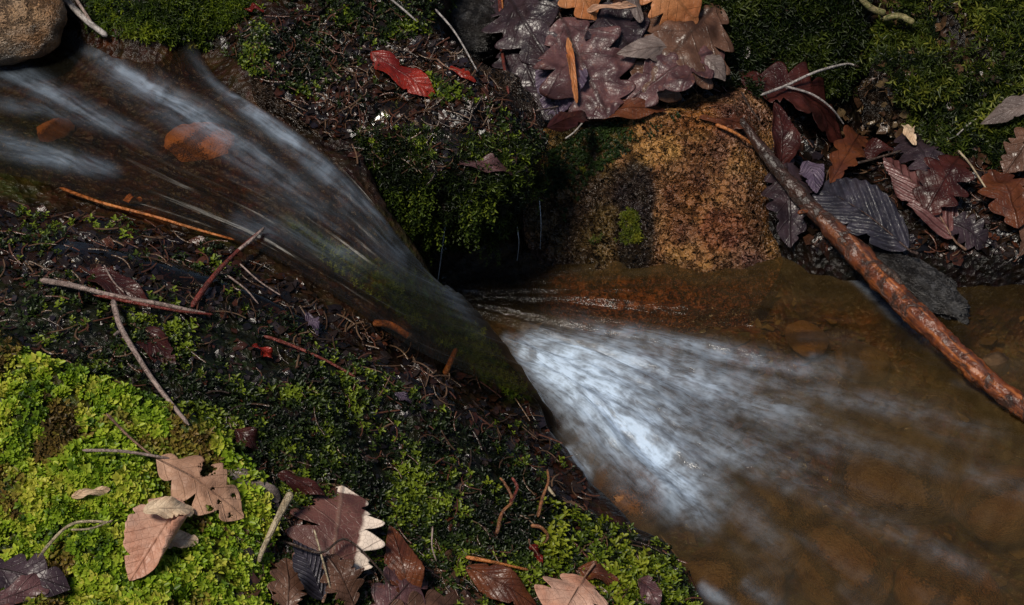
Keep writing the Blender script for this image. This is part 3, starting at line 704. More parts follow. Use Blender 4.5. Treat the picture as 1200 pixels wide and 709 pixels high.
moss('dark_moss', p, n, T_small, .0046, DK, M['wetmoss'], 'low dark green moss covering the wet bank around the brown leaves', 2, clump=45)
p, n = scatter([(560,560),(640,590),(700,612),(760,625),(800,655),(825,700),(840,900),(660,900),(640,700),(600,640)], 7000, ['ground'], lambda q: np.clip(.2 + 1.5 * fbm(q, 24, 3, 78) + .5 * smooth(.12, .24, q[:, 0]), 0, 1), 4)
moss('bright_moss', p, n, T_small, .0062, [(.03, .05, .006), (.08, .12, .008), (.16, .2, .012), (.22, .24, .02)], M['moss'], 'yellow green moss fringe on the bank corner beside the foam', 4)
p, n = scatter(ZONES['debris'], 16000, ['ground'], lambda q: np.clip(.1 + 1.6 * fbm(q, 22, 3, 79), 0, .8), 3)
moss('dark_moss', p, n, T_small, .0045, DK[1:], M['wetmoss'], 'sparse dark moss tufts among wet debris along the stream edge', 3)
p, n = scatter([(90,-60),(560,-60),(520,30),(430,60),(560,110),(640,160),(640,190),(420,190),(400,130),(330,105),(260,62),(170,52),(100,40)], 26000, None, lambda q: np.clip(.32 + 1.6 * fbm(q, 18, 3, 80), .04, 1) * (1 - .85 * np.exp(-((proj(q)[:, 0] - 560) / 70) ** 2 - ((proj(q)[:, 1] - 150) / 28) ** 2)), 5)
moss('dark_moss', p, n, T_small, .0048, DK, M['wetmoss'], 'dark moss on the rock ledge around the bright red leaf', 5)
p, n = scatter([(95,-60),(270,-60),(300,15),(250,45),(180,50),(115,40)], 7000, None, lambda q: np.clip(.5 + 1.8 * fbm(q, 26, 3, 88), .05, 1), 6)
moss('bright_moss', p, n, T_spike, .0055, [(.02, .035, .005), (.05, .08, .008), (.11, .15, .01), (.17, .2, .015)], M['moss'], 'green moss tuft at the top beside the white stick', 6, tilt=.8)
p, n = scatter([(405,150),(660,165),(665,230),(650,315),(600,320),(560,300),(510,320),(440,235)], 16000, ['mossy_ledge'], lambda q: np.clip(.4 + 1.5 * fbm(q, 24, 3, 82), .05, 1), 7)
moss('hanging_moss', p, n, T_spike, .0065, DK[:3] + [(.02, .032, .005), (.07, .1, .012)], M['wetmoss'], 'wet moss strands hanging from the front of the ledge', 7, hang=.75)
p, n = scatter([(430,180),(500,200),(570,212),(630,205),(655,200),(645,300),(600,318),(560,300),(505,315),(450,245)], 5000, ['mossy_ledge'], lambda q: np.clip(.1 + 1.8 * fbm(q * np.array([1, 1, .25]), 45, 2, 89), 0, .6), 13)
moss('hanging_moss', p, n, T_strand, .017, [(.006, .011, .003), (.018, .032, .005), (.05, .075, .009), (.12, .15, .015)], M['wetmoss'], 'long dripping strands of moss below the front lip of the ledge', 13, hang=.93, tilt=.12)
p, n = scatter([(800,-80),(1010,-80),(1010,60),(990,110),(950,118),(850,105),(820,60)], 15000, None, lambda q: np.clip(.6 + 1.6 * fbm(q, 20, 3, 86), .05, 1), 8)
moss('dark_moss', p, n, T_spike, .0085, [(.003, .007, .002), (.009, .017, .003), (.022, .035, .005), (.05, .066, .009)], M['moss'], 'deep green moss slope behind the purple brown leaf heap', 8, tilt=.8)  # moss colours darkened in place of shade over the far bank
p, n = scatter([(1040,20),(1060,-40),(1200,-60),(1330,-40),(1330,180),(1180,195),(1120,185),(1065,180),(1062,140),(1055,100),(1000,60)], 17000, ['moss_hummock', 'ground'], lambda q: np.clip(.55 + 1.7 * fbm(q, 20, 3, 87), .04, 1), 9)
moss('spiky_moss', p, n, T_spike, .0095, [(.005, .010, .003), (.018, .029, .005), (.055, .075, .009), (.17, .18, .025)], M['moss'], 'spiky yellow green moss draping the hummock at upper right', 9, tilt=.8)  # palette lowered here too, shade put into the moss colour
p, n = scatter([(640,180),(690,150),(790,128),(800,140),(740,175),(700,200),(660,260),(640,250)], 5000, ['boulder'], lambda q: np.clip(.4 + 1.5 * fbm(q, 25, 3, 83), 0, 1), 10)
moss('boulder_moss', p, n, T_small, .003, [(.006, .014, .005), (.015, .03, .007), (.03, .05, .01)], M['wetmoss'], 'thin dark green moss film across the top of the ochre boulder', 10)
p, n = scatter([(680,195),(760,180),(765,215),(745,235),(750,285),(690,285),(675,240)], 2200, ['boulder'], lambda q: np.clip(.0 + 2.4 * fbm(q, 30, 2, 84), 0, 1), 11)
moss('boulder_moss', p, n, T_spike, .0045, [(.04, .06, .008), (.1, .12, .012), (.2, .19, .02)], M['moss'], 'small yellow green moss tufts on the left face of the boulder', 11)
p, n = scatter([(330,255),(420,300),(480,318),(515,330),(560,380),(622,462),(600,468),(540,425),(450,360),(380,310)], 4000, ['ground'], lambda q: np.clip(.5 + 1.5 * fbm(q, 22, 2, 85), .1, 1), 12)
moss('submerged_moss', p, n, T_spike, .0035, [(.05, .1, .008), (.12, .2, .012), (.24, .33, .03)], M['wetmoss'], 'green moss under the sliding water along the chute lip', 12)

# ------------------------------------------------------------------ litter
def litter(name, pts, nor, size, pal, label, seed, tilt=.3, lift=.0015):
    r = np.random.default_rng(seed); n = len(pts); k = 7; pal = np.array(pal)
    an = np.linspace(0, 2 * math.pi, k, endpoint=False)
    rad_ = r.uniform(.55, 1.2, (n, k)); el = r.uniform(.3, 1, (n, 1)); cu = r.normal(0, .35, (n, 1))
    x = np.cos(an) * rad_; y = np.sin(an) * rad_ * el; z = cu * (x ** 2 - .5) + r.normal(0, .12, (n, k))
    v = np.stack([x, y, z], -1); v = np.concatenate([np.zeros((n, 1, 3)), v], 1); v[:, 0, 2] = -.5 * cu[:, 0]
    s = size * np.exp(np.clip(r.normal(0, .5, n), -1, .9))
    fr = frames(nor, r, tilt)
    w_ = np.einsum('nij,nvj->nvi', fr, v) * s[:, None, None] + (pts + nor * lift)[:, None]
    f = np.array([(0, i + 1, (i + 1) % k + 1) for i in range(k)])
    F = (f[None] + (np.arange(n) * (k + 1))[:, None, None]).reshape(-1, 3)
    c = pal[r.integers(0, len(pal), n)][:, None] * r.uniform(.6, 1.3, (n, 1, 1)) * np.ones((1, k + 1, 1))
    V_ = [w_.reshape(-1, 3)]; C_ = [c.reshape(-1, 3)]; F4 = []
    # fine dead stems and needles between the flakes
    m = n // 8; i = r.integers(0, n, m); fr2 = frames(nor[i], r, .15); q = np.linspace(-1, 1, 5); ln = r.uniform(.004, .014, m); wd = r.uniform(.0004, .0008, m)
    bend = r.normal(0, .35, m)
    base = np.stack([q[None] * ln[:, None], bend[:, None] * ln[:, None] * q[None] ** 2, np.zeros((m, 5)) + .001 + .002 * r.random((m, 1))], -1)
    a = base + np.array([0, 1., 0]) * wd[:, None, None]; b = base - np.array([0, 1., 0]) * wd[:, None, None]; t_ = base + np.array([0, 0, 1.]) * wd[:, None, None] * 1.4
    ring = np.stack([a, t_, b], 2)
    ring = np.einsum('nij,nqkj->nqki', fr2, ring) + pts[i][:, None, None] + nor[i][:, None, None] * .002
    off = len(V_[0]); g = gridf(5, 3)
    F4 = (g[None] + (np.arange(m) * 15)[:, None, None] + off).reshape(-1, 4)
    pal2 = np.array([(.06, .032, .017), (.12, .07, .04), (.03, .018, .012), (.09, .035, .02)]); c2 = pal2[r.integers(0, 4, m)][:, None] * np.ones((1, 15, 1))
    V_.append(ring.reshape(-1, 3)); C_.append(c2.reshape(-1, 3))
    o = mesh(name, np.concatenate(V_), [F, F4], M['litter'], cols=np.concatenate(C_))
    return tag(o, label, 'litter', kind='stuff')
LP = [(.01, .006, .004), (.018, .01, .006), (.032, .013, .007), (.014, .01, .013), (.007, .005, .004), (.05, .016, .008), (.028, .02, .02)]
p, n = scatter(ZONES['debris'], 12000, ['ground'], None, 31)
litter('leaf_litter', p, n, .0034, LP, 'wet black and brown leaf scraps along the edge of the upper stream', 31)
p, n = scatter(ZONES['dark'], 10000, ['ground'], None, 32)
litter('leaf_litter', p, n, .0024, LP, 'small dark leaf scraps caught in the low moss of the bank', 32)
p, n = scatter([(250,40),(460,-20),(600,120),(660,180),(560,215),(420,190),(330,120)], 7000, ['mossy_ledge', 'ground'], None, 33)
litter('leaf_litter', p, n, .0034, LP, 'dark wet leaf scraps on top of the rock ledge', 33)
p, n = scatter([(575,-60),(860,-60),(900,120),(1010,170),(1330,200),(1330,310),(960,295),(880,200),(800,140),(620,150)], 8000, ['ground'], None, 34)
litter('leaf_litter', p, n, .0055, LP, 'dark soaked leaf fragments on the soil of the far bank', 34)
p, n = scatter([(800,-60),(1330,-60),(1330,200),(1000,180),(940,120),(820,80)], 1500, None, None, 37)
litter('leaf_litter', p, n, .0045, [(.05, .025, .014), (.09, .05, .025), (.03, .018, .01), (.12, .08, .04)], 'brown leaf flecks and dead stems caught in the moss of the far bank', 37, tilt=.6, lift=.006)
p, n = scatter([(260,560),(330,530),(480,600),(560,690),(560,900),(280,900)], 2200, ['ground'], None, 35)
litter('leaf_litter', p, n, .0052, [(.05, .022, .014), (.07, .03, .02), (.03, .02, .018), (.1, .05, .03)], 'brown leaf scraps packed around the purple leaf on the bank', 35)
gp = rng.uniform(0, 1, (9000, 2)); gxy = np.stack([-.05 + gp[:, 0] * .85, -.6 + gp[:, 1] * .95], -1)
gz, gsb, gsr = terrain(gxy[:, 0], gxy[:, 1]); kk = (gsb < -.03) & (gsr < -.02)
gpts = np.stack([gxy[:, 0], gxy[:, 1], gz], -1)[kk]
litter('gravel', gpts[:1700], np.tile([0, 0, 1.], (1700, 1))[:len(gpts[:1700])], .0058, [(.1, .06, .025), (.08, .05, .022), (.13, .07, .025), (.07, .055, .024), (.15, .1, .045)], 'brown grit and leaf scraps on the pool bed', 36, tilt=.12)

r_ = np.random.default_rng(88); q_ = np.stack([r_.uniform(-2.2, 2.4, 26000), r_.uniform(-1.2, 2.6, 26000)], -1)
z_, b_, c_ = terrain(q_[:, 0], q_[:, 1]); pp_ = proj(np.stack([q_[:, 0], q_[:, 1], z_], -1))
out_ = (z_ > .02) & ((pp_[:, 0] < -40) | (pp_[:, 0] > 1240) | (pp_[:, 1] < -40) | (pp_[:, 1] > 800))
p = np.stack([q_[:, 0], q_[:, 1], z_], -1)[out_]
litter('leaf_litter', p, np.tile([0, 0, 1.], (len(p), 1)), .016, [(.06, .03, .018), (.1, .05, .025), (.035, .02, .014), (.14, .08, .045), (.03, .04, .01)], 'brown forest floor litter spreading around the stream banks', 38, tilt=.35, lift=.004)

# ------------------------------------------------------------------ leaves
LM = {
 'plum': mat_leaf('plum_leaf', (.06, .027, .03), (.115, .055, .055), (.025, .015, .015), 4, .34, spot=(.2, .06, .02), spotamt=.35),
 'plumcream': mat_leaf('plum_leaf_pale_rim', (.09, .035, .03), (.13, .055, .045), (.2, .12, .09), 6, .32, cream=(.82, .68, .56)),
 'darkplum': mat_leaf('dark_plum_leaf', (.02, .013, .017), (.045, .028, .034), (.012, .008, .008), 6, .32),
 'violet': mat_leaf('violet_leaf', (.085, .06, .095), (.13, .1, .14), (.03, .02, .035), 8, .28, .9),
 'slate': mat_leaf('slate_leaf', (.02, .019, .027), (.042, .038, .052), (.015, .012, .015), 9, .3, .5, spotamt=.2),
 'maroon': mat_leaf('maroon_leaf', (.035, .009, .008), (.065, .016, .012), (.02, .006, .005), 6, .3, spotamt=.3, trans=.25),
 'rose': mat_leaf('rose_brown_leaf', (.09, .032, .03), (.15, .066, .062), (.05, .03, .025), 9, .3, .9, spotamt=.2),
 'rust': mat_leaf('rust_leaf', (.14, .042, .015), (.075, .022, .012), (.04, .013, .008), 7, .32, trans=.2),
 'red': mat_leaf('red_leaf', (.3, .022, .01), (.13, .012, .01), (.06, .008, .006), 5, .28, spotamt=.6, trans=.25),
 'orange': mat_leaf('orange_leaf', (.52, .22, .09), (.42, .15, .05), (.2, .08, .03), 7, .4, trans=.2, spotamt=.3),
 'tan': mat_leaf('tan_leaf', (.5, .3, .2), (.42, .24, .15), (.28, .15, .09), 6, .5, spot=(.15, .06, .03), spotamt=.4, veinamt=.45, trans=.2),
 'pink': mat_leaf('pinkish_leaf', (.56, .34, .25), (.46, .22, .14), (.34, .16, .1), 7, .45, spot=(.2, .07, .04), spotamt=.4, veinamt=.3, trans=.2),
 'grey': mat_leaf('grey_brown_leaf', (.13, .1, .09), (.19, .15, .135), (.08, .05, .04), 7, .32),
 'brown': mat_leaf('brown_leaf', (.075, .036, .022), (.13, .066, .042), (.035, .018, .012), 6, .33),
 'cream': mat_leaf('cream_leaf', (.62, .48, .33), (.5, .33, .2), (.35, .2, .12), 6, .5, spotamt=.3, veinamt=.3),
}
M['stalk'] = mat_bark('leaf_stalk', (.16, .08, .05), (.25, .14, .09), rough=.45, scale=150)
M['stalk_dark'] = mat_bark('dark_leaf_stalk', (.04, .02, .015), (.07, .035, .025), rough=.35, scale=150)
def tube_v(pts, rad_, k=8, wob=0.0, seed=0):
    pts = np.array(pts); n = len(pts); t = np.gradient(pts, axis=0); t /= np.linalg.norm(t, axis=1, keepdims=True) + 1e-12
    ref = np.array([0.3, 0.1, 1.0]); a = np.cross(t, ref); a /= np.linalg.norm(a, axis=1, keepdims=True); b = np.cross(t, a)
    an = np.linspace(0, 2 * math.pi, k, endpoint=False)
    r = np.asarray(rad_)[:, None] * np.ones((1, k))
    if wob: 
        q = pts[:, None] + (a[:, None] * np.cos(an)[None, :, None] + b[:, None] * np.sin(an)[None, :, None]) * .01
        r = r * (1 + wob * fbm(q, 90, 4, seed) + wob * .7 * np.abs(fbm(q, 190, 3, seed + 5)) + wob * .6 * fbm(q, 30, 2, seed + 2))
    v = pts[:, None] + a[:, None] * (np.cos(an)[None] * r)[..., None] + b[:, None] * (np.sin(an)[None] * r)[..., None]
    vv = v.reshape(-1, 3); f = [gridf(n, k, True)]; n0 = len(vv); ar = np.arange(k)
    vv = np.vstack([vv, pts[0], pts[-1]]); f += [np.stack([np.full(k, n0), (ar + 1) % k, ar], -1), np.stack([np.full(k, n0 + 1), (n - 1) * k + ar, (n - 1) * k + (ar + 1) % k], -1)]
    uv = np.concatenate([np.stack(np.meshgrid(np.linspace(0, 1, n), np.linspace(0, 1, k), indexing='ij'), -1).reshape(-1, 2), [[0, 0], [1, 0]]])
    return vv, f, uv
def tube(name, pts, r0, r1, mat, parent=None, k=8, n=None, wob=0.0, seed=0):
    pts = catmull(pts, n or max(12, 8 * len(pts))); m = len(pts); g = np.linspace(0, 1, m)
    rr = (r0 + (r1 - r0) * g) * np.clip(np.minimum(g, 1 - g) * m * .6 + .35, 0, 1)
    v, f, uv = tube_v(pts, rr, k, wob, seed)
    return mesh(name, v, f, mat, parent, uv=uv)
def leaf(kind, base, tip, wpx, pal, label, hb=.004, ht=.006, roll=0, curl=.25, bend=.12, fold=0, stalk=.25, seed=0, holes=(), rumple=.9, cat='leaf', group=None, face=0.5, name=None, one=0.0):
    """kind oak / beech / scrap; base and tip as picture points on the surface below; wpx width in the same scale"""
    A, nA = hit(*base); B, nB = hit(*tip)
    A = A + nA * hb; B = B + nB * ht
    ax = B - A; L = np.linalg.norm(ax); ax /= L
    nn = (nA + nB) * .5 * (1 - face) + np.array([0, -.45, .9]) * face
    nn -= ax * (nn @ ax); nn /= np.linalg.norm(nn); sd = np.cross(nn, ax)
    cr, sr = math.cos(R(roll)), math.sin(R(roll)); sd, nn = sd * cr + nn * sr, nn * cr - sd * sr
    Wd = wpx / FPX * np.linalg.norm(A - CAM) * (1.25 if kind == 'oak' else 1.0)
    nt, ns = 64, 30
    t = np.linspace(0, 1, nt); s = np.linspace(-1, 1, ns); r = np.random.default_rng(seed + 100)
    env = np.sin(math.pi * np.clip(t, 0, 1) ** .85) ** .75
    prof = []
    for side in (0, 1):
        if kind == 'oak':
            nl = 4 + (seed % 2); ph = r.uniform(-.1, .1) + .5 * side * .3
            lob = .5 + .5 * np.cos(2 * math.pi * (nl * t ** .92 + ph) + math.pi)
            prof.append(env * (.55 + .3 * t) * 1.25 * (.5 + .5 * lob ** .42))
        elif kind == 'beech':
            prof.append(np.sin(math.pi * t ** .8) ** .85 * (1 + .02 * np.cos(2 * math.pi * 11 * t)))
        else:
            prof.append(np.clip(np.sin(math.pi * t) ** .45, 0, 1) * (.75 + .35 * fbm(np.stack([t * 6, t * 0 + side * 9 + seed, t * 0], -1), 1, 3, seed)))
    wv = np.where(s[None] < 0, prof[0][:, None], prof[1][:, None]) * np.abs(s)[None] * np.sign(s)[None]
    for _k in range(3):
        tc, ts_ = r.uniform(.15, .9), r.choice([-1, 1]); wv = wv * (1 - r.uniform(.1, .45) * np.exp(-((t[:, None] - tc) / .018) ** 2) * (np.sign(s)[None] == ts_) * np.abs(s)[None] ** .5)
    wv = wv * (1 + .05 * fbm(np.stack([t[:, None] * 12 + 0 * s[None], np.sign(s)[None] * 3 + 0 * t[:, None], 0 * wv + seed], -1), 1, 3, seed))
    lat = wv * Wd * .5; T = t[:, None] + 0 * s[None]
    # cross curl about the midrib
    an_ = lat / (Wd * .5) * curl * (1 + .5 * np.sin(3 * T + seed)) + fold * np.clip(wv, 0, 1) ** 1.5 * 3.0 + one * np.abs(np.clip(wv, -1, 0))
    ds = np.gradient(lat, axis=1); xl = np.cumsum(ds * np.cos(an_), 1); zl = np.cumsum(ds * np.sin(an_), 1)
    mid_ = ns // 2; xl -= .5 * (xl[:, mid_:mid_ + 1] + xl[:, mid_ - 1:mid_]); zl -= .5 * (zl[:, mid_:mid_ + 1] + zl[:, mid_ - 1:mid_])
    zz = zl + bend * L * np.sin(math.pi * T) * (1 if bend > 0 else 1)
    q = np.stack([T * L * 28, lat * 28, 0 * T + seed], -1)
    zz = zz + rumple * .11 * Wd * fbm(q, 1, 3, seed) + rumple * .045 * Wd * fbm(q * 2.7, 1, 3, seed + 9) + rumple * .006 * np.abs(wv) * np.sin(T * 9 + np.sign(wv) + seed)
    if kind == 'beech': zz = zz + (.02 if pal in ('slate', 'rose', 'violet') else .008) * Wd * np.cos(2 * math.pi * (T * 9 - np.abs(wv) * 3.2))
    dr_ = r.uniform(-.02, .1); zz = zz - dr_ * L * np.clip(T - .45, 0, 1) ** 2 * 3 + r.uniform(-.05, .12) * L * np.sin(T * 5 + r.uniform(0, 6)) * np.abs(wv) * .6
    vv = A + ax * (T * L)[..., None] + sd * xl[..., None] + nn * zz[..., None]
    F = gridf(nt, ns)
    cen = np.stack([T, wv], -1).reshape(-1, 2)
    keep = np.ones(len(F), bool); fc = cen[F].mean(1)
    for (ht_, hs_, hr) in holes:
        d = np.hypot((fc[:, 0] - ht_) * L, (fc[:, 1] - hs_) * Wd * .5); keep &= d > hr * Wd * (1 + .3 * np.sin(7 * np.arctan2(fc[:, 1] - hs_, fc[:, 0] - ht_)))
    F = F[keep]
    uv = np.stack([.5 + lat / Wd, T], -1).reshape(-1, 2)
    o = mesh(name or {'oak': 'oak_leaf', 'beech': 'beech_leaf', 'scrap': 'leaf_scrap'}[kind], vv.reshape(-1, 3), F, LM[pal], uv=uv)
    so_ = o.modifiers.new('thickness', 'SOLIDIFY'); so_.thickness = .0004; so_.offset = 0
    tag(o, label, cat, group)
    if stalk:
        m = vv[:, mid_] * .5 + vv[:, mid_ - 1] * .5
        side = r.normal(0, .25) * sd
        pts = [m[0] - (ax + side * .6) * L * stalk + nn * (.003 + hb * .3), m[0] - (ax + side * .3) * L * stalk * .5 + nn * .002, m[0] + nn * .0006, m[nt // 3] + nn * .0005, m[2 * nt // 3] + nn * .0002]
        tube('stalk', pts, .0013 * (.5 + L * 6), .0003, M['stalk_dark' if pal in ('plum', 'darkplum', 'violet', 'slate', 'maroon', 'rust') else 'stalk'], o, 6)
    return o
G1 = 'fallen leaves'
LEAVES = [
 # leaves on the left bank
 ('oak', (172,543), (284,612), 66, 'tan', 'tan oak leaf riddled with holes lying on the bright moss', dict(hb=.012, ht=.008, curl=-.35, bend=.1, stalk=.62, seed=2, holes=((.45,.45,.10),(.72,-.1,.035),(.8,.35,.04),(.68,-.45,.045),(.88,-.2,.03),(.6,.1,.02)), rumple=.8)),
 ('beech', (198,594), (150,676), 80, 'pink', 'pale pinkish curled leaf with a rolled flap on the bright moss', dict(hb=.022, ht=.013, curl=.15, bend=.06, fold=1.0, stalk=0, seed=3, rumple=.5)),
 ('scrap', (186,636), (228,640), 26, 'cream', 'torn beige leaf scrap tucked under the curled pink leaf', dict(hb=.006, ht=.008, seed=4, stalk=0, rumple=.8)),
 ('scrap', (80,588), (130,574), 15, 'cream', 'small bleached leaf scrap on the moss left of the holey leaf', dict(hb=.007, ht=.008, seed=5, stalk=0, curl=-.8)),
 ('scrap', (272,550), (322,592), 34, 'grey', 'grey brown folded leaf strip just right of the holey leaf', dict(hb=.008, ht=.006, seed=6, stalk=0, curl=-.5)),
 ('beech', (318,562), (376,582), 24, 'maroon', 'dark red folded leaf above the purple leaf with cream lobes', dict(hb=.01, ht=.012, seed=7, stalk=0, curl=-.7)),
 ('oak', (382,690), (392,572), 112, 'plumcream', 'large purple brown oak leaf with cream lobes on one side', dict(hb=.012, ht=.014, seed=9, stalk=.15, curl=-.2, bend=.06, rumple=.5)),
 ('beech', (372,705), (342,632), 40, 'slate', 'dark blue grey leaf under the purple leaf with cream lobes', dict(hb=.014, ht=.014, seed=10, stalk=0, roll=15)),
 ('oak', (410,730), (372,655), 48, 'brown', 'tan brown leaf with pale midrib at the bottom below the slate leaf', dict(hb=.018, ht=.018, seed=11, stalk=0, curl=.4)),
 ('beech', (478,712), (452,618), 42, 'rust', 'wet rust leaf right of the purple leaf with cream lobes', dict(hb=.006, ht=.006, seed=12, stalk=0)),
 ('oak', (330,730), (325,655), 46, 'brown', 'dull brown leaf left of the slate leaf at the bottom', dict(hb=.01, ht=.01, seed=13, stalk=0)),
 ('oak', (430,735), (490,668), 62, 'plum', 'soaked plum leaf at the bottom edge beside the rust leaf', dict(hb=.008, ht=.005, seed=14, stalk=.1)),
 ('beech', (545,668), (628,716), 40, 'rust', 'rusty brown leaf pointing to the bottom edge below the orange twig', dict(hb=.007, ht=.006, seed=15, stalk=0, curl=-.35)),
 ('oak', (682,684), (640,756), 84, 'pink', 'pale pink oak leaf with upright stalk at the bottom edge', dict(hb=.014, ht=.012, seed=16, stalk=.18, curl=.2)),
 ('beech', (672,670), (730,690), 24, 'rust', 'dark rust leaf half buried in moss right of the pale pink leaf', dict(hb=.004, ht=.003, seed=17, stalk=0)),
 ('beech', (617,643), (632,663), 11, 'red', 'tiny bright red leaf standing in the dark moss', dict(hb=.006, ht=.006, seed=18, stalk=.2)),
 ('beech', (748,684), (772,722), 26, 'plum', 'brown pointed leaf at the bottom of the moss corner by the pool', dict(hb=.006, ht=.006, seed=19, stalk=0)),
 ('oak', (-20,672), (78,702), 52, 'darkplum', 'dark plum leaf in the bottom left corner of the moss', dict(hb=.012, ht=.012, seed=20, stalk=0)),
 ('scrap', (-10,716), (70,690), 36, 'plum', 'purple grey leaf lapping the dark plum leaf in the bottom left corner', dict(hb=.012, ht=.012, seed=21, stalk=0)),
 ('beech', (272,508), (306,534), 24, 'maroon', 'small soaked brown leaf where bright and dark moss meet', dict(hb=.004, ht=.004, seed=22, stalk=0)),
 ('oak', (430,735), (545,705), 46, 'brown', 'flat brown leaf lying under the rust leaf at the bottom edge', dict(hb=.004, ht=.004, seed=23, stalk=0)),
 ('beech', (162,388), (206,438), 34, 'maroon', 'maroon leaf lying below the forked grey twig', dict(hb=.001, ht=.001, seed=24, stalk=.1)),
 ('beech', (100,322), (178,362), 34, 'maroon', 'brown soaked leaf under the forked grey twig', dict(hb=.001, ht=.001, seed=25, stalk=0)),
 ('scrap', (292,408), (318,424), 13, 'red', 'small dark red leaf scrap on the black bank right of the grey twig', dict(hb=.004, ht=.004, seed=26, stalk=0)),
 ('beech', (358,372), (370,398), 14, 'violet', 'small shiny lilac leaf standing on the dark bank', dict(hb=.006, ht=.004, seed=27, stalk=0)),
 ('scrap', (460,462), (482,474), 14, 'violet', 'pale lilac leaf scrap on the black bank below the orange twigs', dict(hb=.004, ht=.004, seed=28, stalk=0)),
 ('scrap', (145,243), (166,240), 9, 'orange', 'little orange leaf scrap at the stream edge above the orange twig', dict(hb=.008, ht=.008, seed=29, stalk=0)),
 # ledge
 ('beech', (432,66), (514,116), 36, 'red', 'bright red leaf lying on the dark rock ledge', dict(hb=.005, ht=.003, rumple=1.4, seed=31, stalk=0, curl=-.3, bend=.05)),
 ('scrap', (528,84), (556,98), 14, 'red', 'crumpled red leaf scrap right of the bright red leaf', dict(hb=.007, ht=.006, seed=32, stalk=.5, curl=.8)),
 ('scrap', (540,196), (592,206), 24, 'plum', 'brown triangular leaf drooping over the front of the ledge', dict(hb=.006, ht=.01, seed=33, stalk=0)),
 ('scrap', (290,17), (312,20), 9, 'red', 'small orange red leaf scrap on the top moss left of the ledge', dict(hb=.008, ht=.008, seed=34, stalk=0)),
 ('scrap', (328,-4), (346,2), 9, 'cream', 'yellow leaf scrap at the top edge above the ledge', dict(hb=.006, ht=.006, seed=35, stalk=0)),
 ('beech', (635,150), (690,148), 26, 'maroon', 'maroon leaf in the crack between ledge and leaf heap', dict(hb=.008, ht=.008, seed=36, stalk=0)),
 # leaf heap above the boulder
 ('oak', (592,-14), (650,76), 88, 'darkplum', 'dark plum leaf at the upper left of the leaf heap', dict(hb=.006, ht=.01, seed=41, stalk=0)),
 ('oak', (606,34), (634,124), 74, 'darkplum', 'blackish crinkled leaf left of the violet leaf in the heap', dict(hb=.008, ht=.012, seed=42, stalk=0)),
 ('beech', (598,84), (652,150), 60, 'darkplum', 'dark leaf at the lower left foot of the leaf heap', dict(hb=.01, ht=.012, seed=43, stalk=0)),
 ('oak', (690,14), (752,80), 78, 'darkplum', 'shaded plum leaf in the middle of the heap under the grey strap', dict(hb=.01, ht=.012, seed=44, stalk=0)),
 ('oak', (838,6), (752,128), 118, 'brown', 'broad brown leaf forming the right flank of the heap', dict(hb=.012, ht=.014, seed=45, stalk=0, curl=-.3)),
 ('beech', (672,62), (645,134), 62, 'violet', 'ribbed violet leaf beside the orange rolled leaf', dict(hb=.016, ht=.018, seed=46, stalk=0, curl=.3)),
 ('oak', (662,38), (722,156), 118, 'plum', 'large central plum oak leaf facing out of the heap', dict(hb=.02, ht=.024, seed=48, stalk=.12, curl=-.15, bend=.05, face=.7)),
 ('scrap', (672,62), (677,120), 13, 'orange', 'narrow rolled orange leaf standing between violet and plum leaves', dict(hb=.03, ht=.03, seed=49, stalk=0, curl=1.2)),
 ('beech', (822,52), (722,72), 40, 'grey', 'oblong grey brown leaf lying across the right of the heap', dict(hb=.028, ht=.032, seed=50, stalk=0, curl=-.2, bend=.04)),
 ('beech', (796,62), (856,120), 42, 'grey', 'pale grey leaf lobe pointing right at the corner of the heap', dict(hb=.024, ht=.024, seed=51, stalk=0, curl=-.6)),
 ('oak', (836,62), (736,138), 66, 'plum', 'crumpled plum leaf with wrinkled lower rim beside the central leaf', dict(hb=.022, ht=.024, seed=52, stalk=0, rumple=1.2)),
 ('oak', (650,-24), (686,36), 62, 'orange', 'orange leaf at the top of the heap left of the grey strap', dict(hb=.026, ht=.03, seed=53, stalk=0, curl=.3)),
 ('scrap', (706,-18), (738,42), 26, 'grey', 'grey strap shaped leaf hanging at the top of the heap', dict(hb=.03, ht=.034, seed=54, stalk=0, curl=-.5)),
 ('oak', (748,-30), (800,30), 74, 'orange', 'orange tan leaf at the top right of the heap', dict(hb=.03, ht=.03, seed=55, stalk=0, curl=-.3)),
 ('scrap', (694,28), (738,24), 12, 'tan', 'thin tan leaf rim under the grey strap', dict(hb=.03, ht=.034, seed=56, stalk=0, curl=.8)),
 ('beech', (692,146), (782,134), 28, 'rust', 'reddish leaf pinned under the heap on top of the boulder', dict(hb=.01, ht=.01, seed=57, stalk=0)),
 ('scrap', (820,138), (880,156), 20, 'rust', 'wet rusty leaf scrap draped on the right shoulder of the boulder', dict(hb=.006, ht=.006, seed=58, stalk=0)),
 # right bank
 ('oak', (868,104), (975,165), 84, 'maroon', 'big dark maroon oak leaf under the pale forked twig', dict(hb=.012, ht=.02, seed=61, stalk=0, curl=.4)),
 ('beech', (905,205), (888,128), 40, 'maroon', 'dark red leaf curled into a cup right of the boulder', dict(hb=.014, ht=.03, seed=62, stalk=0, curl=.9)),
 ('oak', (975,222), (992,160), 40, 'rust', 'rust leaf with upright finger lobes beside the black hollow', dict(hb=.012, ht=.022, seed=63, stalk=0, curl=.4)),
 ('beech', (1000,196), (1048,184), 24, 'maroon', 'oval maroon leaf below the bright green moss tuft', dict(hb=.014, ht=.014, seed=64, stalk=0)),
 ('oak', (900,185), (942,288), 58, 'darkplum', 'soaked purple leaf draped over the upper end of the branch', dict(hb=.02, ht=.02, seed=65, stalk=0, curl=-.5, bend=.08)),
 ('beech', (936,204), (966,238), 28, 'violet', 'small pointed purple leaf above the slate ribbed leaf', dict(hb=.02, ht=.018, seed=66, stalk=0)),
